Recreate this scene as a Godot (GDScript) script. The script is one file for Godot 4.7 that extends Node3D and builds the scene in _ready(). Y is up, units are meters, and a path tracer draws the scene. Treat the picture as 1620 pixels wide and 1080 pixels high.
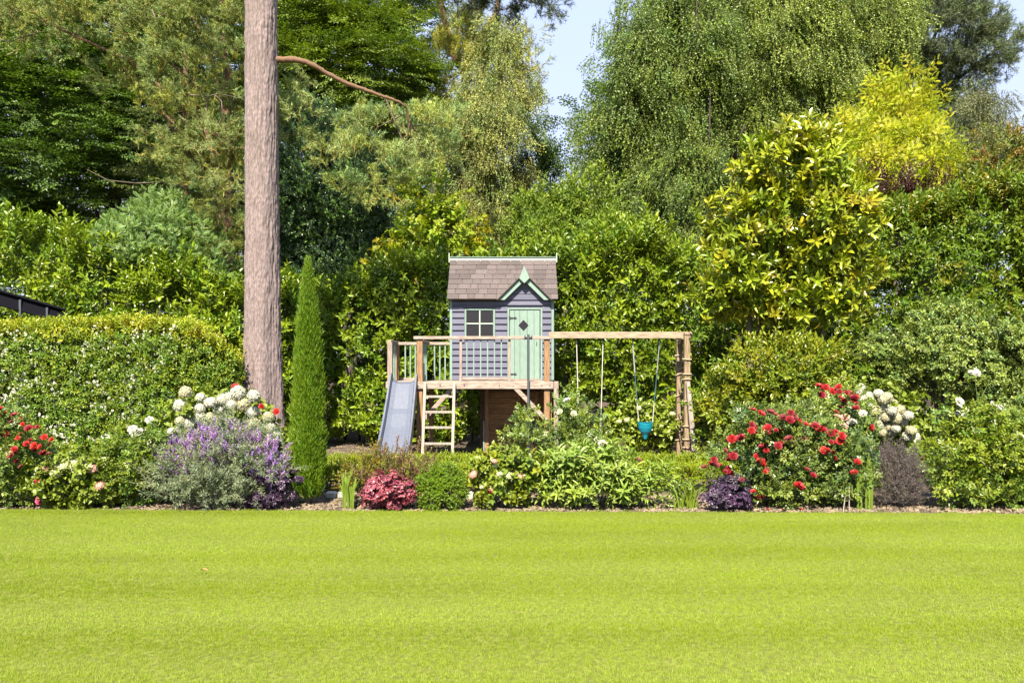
extends Node3D
# A garden: lawn, mixed border, painted playhouse with swings, tall trees behind. y is up, metres, the camera looks along -z.
const F := 1273.0   # focal length of the lens, in pixels of a 1620 pixel wide picture
const EYE := 1.74
var rng := RandomNumberGenerator.new()
var noise := FastNoiseLite.new()
var S := {}   # spray meshes
var M := {}   # materials

func at(px: float, py: float, d: float) -> Vector3:
	return Vector3((px - 810.0) * d / F, EYE - (py - 570.0) * d / F, -d)
func rr(a: float, b: float) -> float: return rng.randf_range(a, b)
func rv() -> Vector3:
	var z := rr(-1, 1)
	var a := rr(0, TAU)
	var q := sqrt(1.0 - z * z)
	return Vector3(q * cos(a), z, q * sin(a))
func lin(r: float, g: float, b: float) -> Color: return Color(r, g, b).linear_to_srgb()
func srgb(r: float, g: float, b: float, k := 1.0) -> Color:   # a colour of 0..255 and a factor, as linear
	var c := Color(r / 255.0, g / 255.0, b / 255.0).srgb_to_linear()
	return Color(c.r * k, c.g * k, c.b * k)

class MB:
	var v := PackedVector3Array()
	var n := PackedVector3Array()
	var c := PackedColorArray()
	var ix := PackedInt32Array()
	var col := Color.WHITE
	var area := 0.0
	func tri(a: Vector3, b: Vector3, d: Vector3) -> void:   # counter-clockwise seen from outside
		var k := v.size()
		var w := (b - a).cross(d - a)
		area += w.length() * 0.5
		w = w.normalized()
		v.append(a); v.append(d); v.append(b)
		n.append(w); n.append(w); n.append(w)
		c.append(col); c.append(col); c.append(col)
		ix.append(k); ix.append(k + 1); ix.append(k + 2)
	func quad(a: Vector3, b: Vector3, d: Vector3, e: Vector3) -> void:
		tri(a, b, d); tri(a, d, e)
	func face(pts: Array, centre: Vector3) -> void:   # a convex face turned away from the centre
		var w: Vector3 = (pts[1] - pts[0]).cross(pts[2] - pts[0])
		var p := pts.duplicate()
		if w.dot(pts[0] - centre) < 0.0: p.reverse()
		for k in range(1, p.size() - 1): tri(p[0], p[k], p[k + 1])
	func box(o: Vector3, size: Vector3, basis := Basis(), ch := 0.004) -> void:
		var h := size * 0.5
		ch = minf(ch, minf(h.x, minf(h.y, h.z)) * 0.4)
		var pt := func(s: Vector3, ax: int) -> Vector3:
			var q := Vector3(h.x - ch, h.y - ch, h.z - ch)
			q[ax] = h[ax]
			return o + basis * (q * s)
		for ax in 3:
			var b := (ax + 1) % 3
			var d := (ax + 2) % 3
			for s in [-1.0, 1.0]:
				var f := []
				for k in [[-1, -1], [1, -1], [1, 1], [-1, 1]]:
					var g := Vector3.ZERO
					g[ax] = s; g[b] = k[0]; g[d] = k[1]
					f.append(pt.call(g, ax))
				face(f, o)
				for s2 in [-1.0, 1.0]:   # the edge between the faces ax and b
					var g1 := Vector3.ZERO
					g1[ax] = s; g1[b] = s2; g1[d] = -1
					var g2 := g1
					g2[d] = 1
					face([pt.call(g1, ax), pt.call(g2, ax), pt.call(g2, b), pt.call(g1, b)], o)
		for sx in [-1.0, 1.0]:
			for sy in [-1.0, 1.0]:
				for sz in [-1.0, 1.0]:
					var g := Vector3(sx, sy, sz)
					face([pt.call(g, 0), pt.call(g, 1), pt.call(g, 2)], o)
	func bar(a: Vector3, b: Vector3, w: float, t: float, side := Vector3.RIGHT) -> void:   # a beam from a to b, w along side, t across
		var y := (b - a).normalized()
		var z := side.cross(y).normalized()
		var x := y.cross(z)
		box((a + b) * 0.5, Vector3(w, (b - a).length(), t), Basis(x, y, z))
	func prism(poly: PackedVector2Array, depth: float, xf := Transform3D()) -> void:   # poly in x y, from z = 0 to z = depth
		if Geometry2D.is_polygon_clockwise(poly): poly.reverse()
		var t := Geometry2D.triangulate_polygon(poly)
		for k in range(0, t.size(), 3):
			var p := [poly[t[k]], poly[t[k + 1]], poly[t[k + 2]]]
			if (p[1] - p[0]).cross(p[2] - p[0]) < 0: p.reverse()
			var q := []
			for e in p: q.append(Vector3(e.x, e.y, depth))
			tri(xf * q[0], xf * q[1], xf * q[2])
			for e in 3: q[e].z = 0.0
			tri(xf * q[0], xf * q[2], xf * q[1])
		for k in poly.size():
			var a := poly[k]
			var b := poly[(k + 1) % poly.size()]
			quad(xf * Vector3(a.x, a.y, 0), xf * Vector3(b.x, b.y, 0), xf * Vector3(b.x, b.y, depth), xf * Vector3(a.x, a.y, depth))
	func tube(pts: Array, rad: Array, sides := 8, caps := true) -> void:
		var x := Vector3.RIGHT
		var k0 := v.size()
		for k in pts.size():
			var a: Vector3 = pts[maxi(k - 1, 0)]
			var b: Vector3 = pts[mini(k + 1, pts.size() - 1)]
			var y := (b - a).normalized()
			if absf(x.dot(y)) > 0.95: x = Vector3.BACK
			x = (x - y * x.dot(y)).normalized()
			var z := x.cross(y)
			for s in sides:
				var q := TAU * s / sides
				var w := x * cos(q) + z * sin(q)
				v.append(pts[k] + w * rad[k]); n.append(w); c.append(col)
		for k in pts.size() - 1:
			for s in sides:
				var a := k0 + k * sides + s
				var b := k0 + k * sides + (s + 1) % sides
				var d := a + sides
				var e := b + sides
				ix.append_array([a, b, d, b, e, d])
		if caps:
			for k in [0, pts.size() - 1]:
				var f := []
				for s in sides: f.append(v[k0 + k * sides + s])
				face(f, pts[1] if k == 0 else pts[k - 1])
	func leaf(b: Vector3, dir: Vector3, up: Vector3, l: float, w: float, fold := 0.25, droop := 0.15, fine := true) -> void:
		var side := dir.cross(up).normalized()
		var u := side.cross(dir).normalized()
		var t := b + dir * l - u * droop * l
		var q := b + dir * l * 0.45 + u * (fold * w + 0.04 * l)
		var lt := q + side * w * 0.5
		var rt := q - side * w * 0.5
		if fine:   # a bellied blade with a folded midrib
			var m1 := b + dir * l * 0.32 + u * 0.03 * l
			var m2 := b + dir * l * 0.7 + u * (0.02 - droop * 0.4) * l
			var f := u * fold * w
			var l1 := m1 + side * w * 0.46 + f
			var r1 := m1 - side * w * 0.46 + f
			var l2 := m2 + side * w * 0.42 + f
			var r2 := m2 - side * w * 0.42 + f
			tri(b, m1, l1); tri(b, r1, m1)
			tri(l1, m1, m2); tri(l1, m2, l2); tri(m1, r1, r2); tri(m1, r2, m2)
			tri(l2, m2, t); tri(m2, r2, t)
		else:
			tri(b, t, lt); tri(b, rt, t)
	func mesh() -> ArrayMesh:
		var a := []
		a.resize(Mesh.ARRAY_MAX)
		a[Mesh.ARRAY_VERTEX] = v
		a[Mesh.ARRAY_NORMAL] = n
		a[Mesh.ARRAY_COLOR] = c
		a[Mesh.ARRAY_INDEX] = ix
		var m := ArrayMesh.new()
		m.add_surface_from_arrays(Mesh.PRIMITIVE_TRIANGLES, a)
		return m

# ---- nodes ----
var taken := {}
func numbered(called: String) -> String:
	taken[called] = taken.get(called, -1) + 1
	return called if taken[called] == 0 else "%s_%03d" % [called, taken[called]]
func thing(called: String, label: String, category: String, base: Vector3, group := "") -> Node3D:
	var o := Node3D.new()
	o.name = numbered(called)
	o.position = base
	add_child(o, true)
	o.set_meta("label", label)
	o.set_meta("category", category)
	if group: o.set_meta("group", group)
	return o
func put(called: String, mesh: Mesh, m: Material, parent: Node3D, xf := Transform3D()) -> MeshInstance3D:   # xf: where it stands in the world
	var o := MeshInstance3D.new()
	o.name = called
	o.mesh = mesh
	o.material_override = m
	parent.add_child(o, true)
	o.transform = parent.global_transform.affine_inverse() * xf
	return o
func structure(called: String, mesh: Mesh, m: Material) -> MeshInstance3D:
	var o := put(called, mesh, m, self)
	o.set_meta("kind", "structure")
	return o
func many(called: String, mesh: Mesh, m: Material, parent: Node3D, xfs: Array, tints: PackedColorArray) -> MultiMeshInstance3D:
	var mm := MultiMesh.new()
	mm.transform_format = MultiMesh.TRANSFORM_3D
	mm.use_colors = true
	mm.mesh = mesh
	mm.instance_count = xfs.size()
	var off := parent.global_position
	for k in xfs.size():
		var t: Transform3D = xfs[k]
		t.origin -= off
		mm.set_instance_transform(k, t)
		mm.set_instance_color(k, tints[k])
	var o := MultiMeshInstance3D.new()
	o.name = called
	o.multimesh = mm
	o.material_override = m
	o.set_meta("kind", "stuff")
	parent.add_child(o, true)
	return o

# ---- materials ----
func leafy(c: Color, rough := 0.5, through := 0.55, spec := 0.5) -> StandardMaterial3D:   # c is linear
	var m := StandardMaterial3D.new()
	m.albedo_color = c.linear_to_srgb()
	m.vertex_color_use_as_albedo = true
	m.roughness = rough
	m.metallic_specular = spec
	m.cull_mode = BaseMaterial3D.CULL_DISABLED
	through = minf(through * 1.35, 0.8)
	if through > 0.0:
		m.backlight_enabled = true
		m.backlight = Color(through * 0.9, through, through * 0.25).linear_to_srgb()
	return m
func grain(seed_: int, freq: float, lo: float, hi: float, octaves := 4) -> NoiseTexture2D:
	var f := FastNoiseLite.new()
	f.noise_type = FastNoiseLite.TYPE_SIMPLEX_SMOOTH
	f.seed = seed_
	f.frequency = freq
	f.fractal_octaves = octaves
	var t := NoiseTexture2D.new()
	t.width = 512
	t.height = 512
	t.seamless = true
	t.noise = f
	var g := Gradient.new()
	g.set_color(0, Color(lo, lo, lo)); g.set_color(1, Color(hi, hi, hi))
	t.color_ramp = g
	return t
func solid(c: Color, rough := 0.7, tex: Texture2D = null, scale := Vector3.ONE, bump: Texture2D = null, depth := 0.1) -> StandardMaterial3D:
	var m := StandardMaterial3D.new()
	m.albedo_color = c.linear_to_srgb()
	m.roughness = rough
	m.vertex_color_use_as_albedo = true
	if tex:
		m.albedo_texture = tex
		m.uv1_triplanar = true
		m.uv1_world_triplanar = true
		m.uv1_scale = scale
	if bump:
		m.heightmap_enabled = true
		m.heightmap_texture = bump
		m.heightmap_scale = depth
	return m

# ---- sprays: small branches with leaves, growing along +y ----
func lc(lo := 0.72, hue := 0.12) -> Color:
	var k := rr(lo, 1.0)
	return Color(k * rr(1.0 - hue, 1.0), k, k * rr(1.0 - 2.0 * hue, 1.0))
func spray(mb: MB) -> Array: return [mb.mesh(), mb.area]
func sp_shoot(n: int, length: float, ll: float, lw: float, ang: float, fine := true, droop := 0.2, tip := Color(1, 1, 1), fold := 0.2) -> Array:
	var mb := MB.new()
	mb.col = Color(0.55, 0.4, 0.4)
	mb.tube([Vector3.ZERO, Vector3(0.02 * length, length * 0.5, 0), Vector3(0, length, 0)], [0.004, 0.003, 0.001], 3, false)
	for k in n:
		var t := (k + 0.6) / n
		var az := k * 2.4 + rr(-0.4, 0.4)
		var a := ang * (1.15 - 0.6 * t) * rr(0.8, 1.2)
		var dir := Vector3(cos(az) * sin(a), cos(a), sin(az) * sin(a))
		var up := Vector3.UP.lerp(rv(), 0.25)
		mb.col = lc() * Color.WHITE.lerp(tip, clampf(t * 2.2 - 1.2, 0, 1))
		mb.leaf(Vector3(0, t * length, 0), dir, up, ll * rr(0.75, 1.1), lw * rr(0.8, 1.1), fold, droop, fine)
	return spray(mb)
func sp_flat(n: int, length: float, ll: float, lw: float) -> Array:   # leaves held in one plane, which faces +z
	var mb := MB.new()
	mb.col = Color(0.5, 0.4, 0.4)
	var twigs := [[Vector3.ZERO, Vector3(0, length, 0)]]
	for s in [-1, 1]:
		twigs.append([Vector3(0, length * 0.25, 0), Vector3(s * length * 0.38, length * 0.7, 0)])
		twigs.append([Vector3(0, length * 0.5, 0), Vector3(s * length * 0.25, length * 0.92, 0.03)])
	for t in twigs:
		var y: Vector3 = t[1] - t[0]
		mb.tube([t[0], t[1]], [0.004, 0.002], 3, false)
		var m := int(n * y.length() / (length * 2.8)) + 1
		for k in m:
			var s := -1.0 if k % 2 else 1.0
			var dir := (y.normalized() + Vector3(s * 0.9 * y.y, -s * 0.9 * y.x, 0) / y.length() + rv() * 0.35).normalized()
			mb.col = lc()
			mb.leaf(t[0] + y * ((k + 0.7) / m), dir, (Vector3(0, 0, 1) + rv() * 0.45).normalized(), ll * rr(0.7, 1.1), lw * rr(0.8, 1.1), 0.15, 0.2, false)
	return spray(mb)
func sp_hang(strands: int, n: int, length: float, ll: float) -> Array:   # thin hanging twigs: +y will point down
	var mb := MB.new()
	for s in strands:
		var o := Vector3(rr(-1, 1), rr(0, 0.5), rr(-1, 1)) * length * 0.28
		var end := o + Vector3(rr(-0.1, 0.1), rr(0.6, 1.0), rr(-0.1, 0.1)) * length
		mb.col = Color(0.5, 0.35, 0.4)
		mb.tube([o, end], [0.004, 0.002], 3, false)
		for k in n:
			var p := o.lerp(end, (k + rng.randf()) / n)
			mb.col = lc(0.6)
			var dir := (Vector3(rr(-1, 1), rr(0.2, 1.2), rr(-1, 1))).normalized()
			mb.leaf(p, dir, rv(), ll * rr(0.7, 1.2), ll * rr(0.6, 0.8), 0.1, 0.1, false)
	return spray(mb)
func sp_pine(n: int, length: float, nl: float, nw: float) -> Array:
	var mb := MB.new()
	var twigs := [[Vector3.ZERO, Vector3(0, length, 0)]]
	for k in 4:
		var az := k * 1.7
		var o := Vector3(0, length * (0.25 + 0.14 * k), 0)
		twigs.append([o, o + Vector3(cos(az) * 0.7, 0.75, sin(az) * 0.7) * length * 0.45])
	for t in twigs:
		var y: Vector3 = t[1] - t[0]
		mb.col = Color(0.9, 0.55, 0.4)
		mb.tube([t[0], t[1]], [0.006, 0.003], 3, false)
		var q := int(n * y.length() / (length * 2.8))
		for k in q:
			var f := rr(0.3, 1.05)
			var dir := (y.normalized() * rr(0.5, 1.2) + rv()).normalized()
			var b: Vector3 = t[0] + y * f
			var w := dir.cross(rv()).normalized() * nw * 0.5
			mb.col = lc(0.65)
			mb.tri(b - w, b + w, b + dir * nl * rr(0.8, 1.1))
	return spray(mb)
func sp_spruce(length: float) -> Array:   # a flat, drooping spruce branch in the plane that faces +z
	var mb := MB.new()
	var pts := []
	var rad := []
	for k in 6:
		var t := k / 5.0
		pts.append(Vector3(0, t * length, -0.28 * length * t * t + 0.14 * length * t * t * t))
		rad.append(0.012 * (1.1 - t))
	mb.col = Color(0.7, 0.45, 0.4)
	mb.tube(pts, rad, 4, false)
	for k in 34:
		var t := 0.12 + 0.88 * k / 33.0
		var s := -1.0 if k % 2 else 1.0
		var b := Vector3(0, t * length, -0.28 * length * t * t + 0.14 * length * t * t * t)
		var tl := length * 0.30 * (1.1 - 0.8 * t) * rr(0.7, 1.15)
		var e := b + Vector3(s * 0.75, 0.6, rr(-0.65, -0.15)).normalized() * tl
		for q in int(6 + tl * 40):
			var p := b.lerp(e, rng.randf())
			var dir := ((e - b).normalized() * 0.7 + rv()).normalized()
			var w := dir.cross(rv()).normalized() * 0.006
			mb.col = lc(0.6) * (Color(1, 1, 1) if rng.randf() < 0.8 else Color(1, 0.9, 0.6))
			mb.tri(p - w, p + w, p + dir * rr(0.03, 0.05))
	return spray(mb)
func sp_pinnate(leaves: int, pairs: int, rl: float, ll: float, lw: float, spread := 0.9) -> Array:   # compound leaves
	var mb := MB.new()
	for k in leaves:
		var az := k * 2.4
		var b := Vector3(0, k * 0.03, 0)
		var dir := Vector3(cos(az) * spread, rr(0.5, 1.0), sin(az) * spread).normalized()
		var up := (Vector3.UP - dir * dir.y + rv() * 0.2).normalized()
		var side := dir.cross(up).normalized()
		mb.col = Color(0.8, 0.6, 0.5)
		mb.tri(b - side * 0.002, b + side * 0.002, b + dir * rl)
		var c0 := lc()
		for q in pairs:
			var t := 0.3 + 0.65 * (q + 0.5) / pairs
			for s in [-1.0, 1.0]:
				mb.col = c0 * rr(0.85, 1.0)
				mb.leaf(b + dir * rl * t, (side * s + dir * 0.55 - up * 0.15).normalized(), up, ll * rr(0.85, 1.1) * (1.0 - 0.25 * absf(t - 0.55)), lw, 0.12, 0.15, false)
		mb.leaf(b + dir * rl * 0.95, dir, up, ll, lw, 0.12, 0.1, false)
	return spray(mb)
func sp_feather(n: int, length: float) -> Array:   # upright scaly twigs of a cypress
	var mb := MB.new()
	for k in n:
		var b := Vector3(rr(-0.02, 0.02), rr(0, 0.5) * length, rr(-0.02, 0.02))
		var dir := (Vector3.UP * 1.6 + rv() * 0.55).normalized()
		var l := length * rr(0.3, 0.55)
		var w := dir.cross(rv()).normalized() * 0.0045
		mb.col = lc(0.62)
		mb.tri(b - w, b + w, b + dir * l)
		for q in 3:
			var p := b + dir * l * rr(0.2, 0.8)
			var d2 := (dir + rv() * 0.5).normalized()
			var w2 := d2.cross(rv()).normalized() * 0.004
			mb.tri(p - w2, p + w2, p + d2 * l * 0.4)
	return spray(mb)
func sp_narrow(n: int, length: float, ll: float, lw: float, flowers := 0, fcol := Color.WHITE) -> Array:   # stems with narrow leaves
	var mb := MB.new()
	for k in n:
		var t := rng.randf()
		mb.col = lc(0.65)
		var dir := (Vector3.UP * 0.9 + rv()).normalized()
		mb.leaf(Vector3(0, t * length, 0) + rv() * 0.01, dir, rv(), ll * rr(0.7, 1.2), lw, 0.1, 0.2, false)
	return spray(mb)
func sp_lobed(n: int, r: float, petiole: float) -> Array:   # round lobed leaves on stalks
	var mb := MB.new()
	for k in n:
		var az := k * 2.4
		var out := Vector3(cos(az), 0, sin(az))
		var b := out * petiole * rr(0.2, 0.6) + Vector3(0, petiole * rr(0.5, 1.0), 0)
		var up := (Vector3.UP + out * rr(0.2, 1.1)).normalized()
		var dir := (out - up * out.dot(up)).normalized()
		var side := dir.cross(up)
		mb.col = lc(0.55, 0.05)
		var ring := []
		for q in 11:
			var a := -2.6 + 5.2 * q / 10.0
			var rad := r * (1.0 if q % 2 == 0 else 0.78) * (0.8 + 0.2 * cos(a))
			ring.append(b + (dir * cos(a) + side * sin(a)) * rad + up * r * (0.22 if q % 2 else 0.05))
		for q in 10: mb.tri(b, ring[q], ring[q + 1])
	return spray(mb)

# ---- crowns and hedges ----
func lobe(px: float, py: float, rx: float, ry: float, d: float, rz := 0.0) -> Array:
	var k := d / F
	return [at(px, py, d), Vector3(rx * k, ry * k, rz if rz > 0.0 else (rx + ry) * 0.42 * k)]
func lobes(rows: Array, d: float, dj := 0.8) -> Array:
	var out := []
	for q in rows: out.append(lobe(q[0], q[1], q[2], q[3], d + rr(-dj, dj)))
	return out
func grow_basis(y: Vector3, way: String) -> Basis:
	y = y.normalized()
	var x := y.cross(rv()).normalized()
	if way == "flat":   # the plane of the leaves lies level
		x = y.cross(Vector3.UP).normalized()
		if x.length() < 0.5: x = Vector3.RIGHT
	return Basis(x, y, x.cross(y))
# o: cov (leaf layers), per (sprays in a clump), cr (clump radius), way, up, sc, tints, shell, inner, face
func crown_points(sp: Array, lbs: Array, o: Dictionary) -> Array:
	var xfs := []
	var tints := PackedColorArray()
	var wsum := []
	var total := 0.0
	for l in lbs:
		var r: Vector3 = l[1]
		total += 2.6 * TAU * pow((pow(r.x * r.y, 1.6) + pow(r.x * r.z, 1.6) + pow(r.y * r.z, 1.6)) / 3.0, 1.0 / 1.6) * 0.6
		wsum.append(total)
	var sc: Array = o.get("sc", [0.8, 1.2])
	var per: int = o.get("per", 7)
	var count := int(o.get("cov", 2.2) * total / (sp[1] * pow((sc[0] + sc[1]) * 0.5, 2)))
	var cr: float = o.get("cr", 0.35)
	var way: String = o.get("way", "out")
	var up: float = o.get("up", 0.35)
	var shell: float = o.get("shell", 0.22)
	var tl: Array = o.get("tints", [Color.WHITE])
	var inner: float = o.get("inner", 0.18)
	var face: float = o.get("face", 0.7)
	var low: float = o.get("low", 0.03)
	var holes: float = o.get("holes", -2.0)
	var hf: float = o.get("hf", 45.0)
	var rough: float = o.get("rough", 0.32)
	for q in maxi(1, count / per):
		var dir := Vector3.UP
		var l: Array = lbs[0]
		var p := Vector3.ZERO
		var deep := rng.randf() < inner
		for attempt in 8:
			var w := rng.randf() * total
			for k in wsum.size():
				if w <= wsum[k]:
					l = lbs[k]
					break
			dir = rv()
			if dir.z < -0.15 and rng.randf() < face: dir.z = -dir.z
			var k2 := rr(0.25, 0.8) if deep else 1.0 - shell * pow(rng.randf(), 1.4)
			k2 *= 1.0 + rough * noise.get_noise_3dv(l[0] * 3.1 + dir * 130.0)
			p = l[0] + l[1] * dir * k2
			var inside := false
			for m in lbs:
				if m != l and ((p - m[0]) / m[1]).length() < 0.72: inside = true
			if holes > -1.0 and noise.get_noise_3dv(p * hf * (Vector3(1, 0.35, 1) if way == "hang" else Vector3.ONE)) < holes: continue
			if deep or not inside: break
		var tint: Color = tl[rng.randi() % tl.size()]
		tint = tint.lerp(tl[rng.randi() % tl.size()], rng.randf()) * rr(0.85, 1.12)
		var out: Vector3 = (dir / l[1]).normalized()
		for k in per:
			var pos := p + Vector3(rng.randfn(), rng.randfn() * 0.7, rng.randfn()) * cr * 0.6
			if pos.y < low: continue
			var g := out
			match way:
				"hang": g = Vector3(0, -1, 0) + out * rr(0.0, 0.9) + rv() * 0.4
				"flat": g = Vector3(out.x, out.y * 0.35 + rr(-0.35, 0.2), out.z) + rv() * 0.5
				"up": g = Vector3(0, 1, 0) + out * rr(0.1, 0.5) + rv() * 0.15
				_: g = out.lerp(Vector3.UP, up) + rv() * 0.55
			xfs.append(Transform3D(grow_basis(g, way) * rr(sc[0], sc[1]), pos))
			var tt := tint * rr(0.85, 1.15)
			tints.append(tt)
	return [xfs, tints]
func crown(parent: Node3D, called: String, sp: Array, m: Material, lbs: Array, o := {}) -> void:
	var p := crown_points(sp, lbs, o)
	many(called, sp[0], m, parent, p[0], p[1])
# a hedge or shrub border along a path of [x, z, top]; its face lies on the side of +z
func hedge_points(sp: Array, path: Array, thick: float, o: Dictionary) -> Array:
	var xfs := []
	var tints := PackedColorArray()
	var tl: Array = o.get("tints", [Color.WHITE])
	var top_tints: Array = o.get("top_tints", tl)
	var amp: float = o.get("amp", 0.3)
	var deep: float = o.get("deep", 0.3)
	var sc: Array = o.get("sc", [0.8, 1.2])
	var per: int = o.get("per", 5)
	var cr: float = o.get("cr", 0.2)
	var round_: float = o.get("round", 0.25)
	var up: float = o.get("up", 0.35)
	var base: float = o.get("base", 0.0)
	var gaps: float = o.get("gaps", 0.0)
	for s in path.size() - 1:
		var a: Array = path[s]
		var b: Array = path[s + 1]
		var pa := Vector3(a[0], 0, a[1])
		var pb := Vector3(b[0], 0, b[1])
		var along := (pb - pa)
		var nrm := Vector3(-along.z, 0, along.x).normalized()
		var h: float = (a[2] + b[2]) * 0.5 - base
		var area := along.length() * (h + thick)
		var count := int(o.get("cov", 2.5) * area / (sp[1] * pow((sc[0] + sc[1]) * 0.5, 2)))
		for q in count / per:
			var t := rng.randf()
			var top: float = lerpf(a[2], b[2], t)
			var p := pa + along * t
			var on_top := rng.randf() < thick / (h + thick)
			var out := nrm
			var y := 0.0
			var back := 0.0
			if on_top:
				y = top
				back = rng.randf() * thick
				out = Vector3.UP
			else:
				y = base + h * rng.randf()
				back = deep * pow(rng.randf(), 1.6)
				var f := clampf((y - (top - round_)) / round_, 0.0, 1.0)
				out = nrm.lerp(Vector3.UP, f * 0.7)
				back += round_ * (1.0 - sqrt(1.0 - f * f * 0.98)) * 0.8
			var nz := noise.get_noise_3d(p.x * 28.0, y * 28.0, p.z * 28.0 + 77.0)
			if gaps > 0.0 and back < deep * 0.5 and noise.get_noise_3d(p.x * 75.0, y * 75.0, 9.0) < -0.5 + gaps: continue
			p += nrm * (nz * amp - back)
			y += (nz * amp * 0.6 if on_top else 0.0)
			p.y = y
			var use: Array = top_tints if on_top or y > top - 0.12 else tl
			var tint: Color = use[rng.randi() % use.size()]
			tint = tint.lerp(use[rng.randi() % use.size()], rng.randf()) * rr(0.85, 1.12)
			for k in per:
				var pos := p + Vector3(rng.randfn(), rng.randfn(), rng.randfn() * 0.7) * cr * 0.6
				if pos.y < base + 0.02: continue
				xfs.append(Transform3D(grow_basis(out.lerp(Vector3.UP, up) + rv() * 0.55, "out") * rr(sc[0], sc[1]), pos))
				tints.append(tint * rr(0.85, 1.15))
	return [xfs, tints]
func limb(called: String, pts: Array, rad: Array, m: Material, parent: Node3D, sides := 7) -> MeshInstance3D:
	var mb := MB.new()
	mb.tube(pts, rad, sides)
	return put(called, mb.mesh(), m, parent)
# a trunk from the base to the top, and a limb into each lobe
func skeleton(t: Node3D, top: Vector3, r0: float, r1: float, m: Material, lbs: Array, lr := 0.06, bend := 0.25) -> void:
	var b := t.position
	var pts := []
	var rad := []
	var side := Vector3(rr(-1, 1), 0, rr(-1, 1)) * bend
	for k in 9:
		var q := k / 8.0
		pts.append(b.lerp(top, q) + side * sin(q * PI) + Vector3(rr(-1, 1), 0, rr(-1, 1)) * bend * 0.15 * (1 if k > 0 else 0) - Vector3(0, 0.05 if k == 0 else 0.0, 0))
		rad.append(lerpf(r0, r1, q) * (1.25 if k == 0 else 1.0))
	limb("trunk", pts, rad, m, t, 10)
	for l in lbs:
		var c: Vector3 = l[0]
		var f := clampf((c.y - b.y) / maxf(top.y - b.y, 0.1) - 0.22, 0.15, 0.93)
		var k := f * 8.0
		var s: Vector3 = pts[int(k)].lerp(pts[mini(int(k) + 1, 8)], k - int(k))
		var mid: Vector3 = s.lerp(c, 0.5) + Vector3(0, 0.12 * s.distance_to(c), 0) + rv() * 0.08 * s.distance_to(c)
		limb("limb", [s, mid, c, c + (c - mid) * 0.5], [lr, lr * 0.7, lr * 0.4, lr * 0.12], m, t, 5)
func tree(called: String, label: String, group: String, base: Vector3, top: Vector3, r0: float, bark: Material, sp: Array, m: Material, lbs: Array, o := {}, category := "tree") -> Node3D:
	var t := thing(called, label, category, base, group)
	skeleton(t, top, r0, r0 * 0.25, bark, lbs, o.get("lr", r0 * 0.35), o.get("bend", 0.2))
	crown(t, "crown", sp, m, lbs, o)
	return t
func stems(t: Node3D, lbs: Array, m: Material, n: int, r := 0.008) -> void:   # shrub stems from the ground into the leaves
	for k in n:
		var l: Array = lbs[k % lbs.size()]
		var e: Vector3 = l[0] + l[1] * rv() * 0.6
		var b := Vector3(lerpf(t.position.x, e.x, 0.35), t.position.y - 0.03, lerpf(t.position.z, e.z, 0.35)) + Vector3(rr(-1, 1), 0, rr(-1, 1)) * 0.05
		limb("stem", [b, b.lerp(e, 0.5) + Vector3(0, 0.06, 0), e], [r, r * 0.8, r * 0.4], m, t, 5)
func shrub(called: String, label: String, group: String, base: Vector3, sp: Array, m: Material, lbs: Array, o := {}, category := "shrub") -> Node3D:
	var t := thing(called, label, category, base, group)
	stems(t, lbs, M.twig, o.get("stems", 6), o.get("sr", 0.008))
	crown(t, "foliage", sp, m, lbs, o)
	return t
# ---- flowers ----
func rose_mesh(r: float, deep := 0.75) -> ArrayMesh:
	var mb := MB.new()
	for ring in 3:
		var n: int = [5, 6, 7][ring]
		var open: float = [0.25, 0.6, 1.0][ring]
		for k in n:
			var az := TAU * (k + ring * 0.5) / n + rr(-0.2, 0.2)
			var out := Vector3(cos(az), 0, sin(az))
			var dir := (out * sin(open) + Vector3.UP * cos(open)).normalized()
			var side := Vector3(-sin(az), 0, cos(az))
			var l: float = r * [0.75, 0.95, 1.05][ring]
			var w: float = r * [0.55, 0.75, 0.85][ring]
			var g := rr(deep, 1.0)
			mb.col = Color(g, g, g)
			var b := out * r * 0.06
			var m := b + dir * l * 0.6 + out * 0.1 * r
			var t := b + dir * l + out * 0.25 * r
			mb.tri(b, m - side * w * 0.6, m + side * w * 0.6)
			mb.tri(m - side * w * 0.6, t - side * w * 0.35, t + side * w * 0.35)
			mb.tri(m - side * w * 0.6, t + side * w * 0.35, m + side * w * 0.6)
	return mb.mesh()
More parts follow.
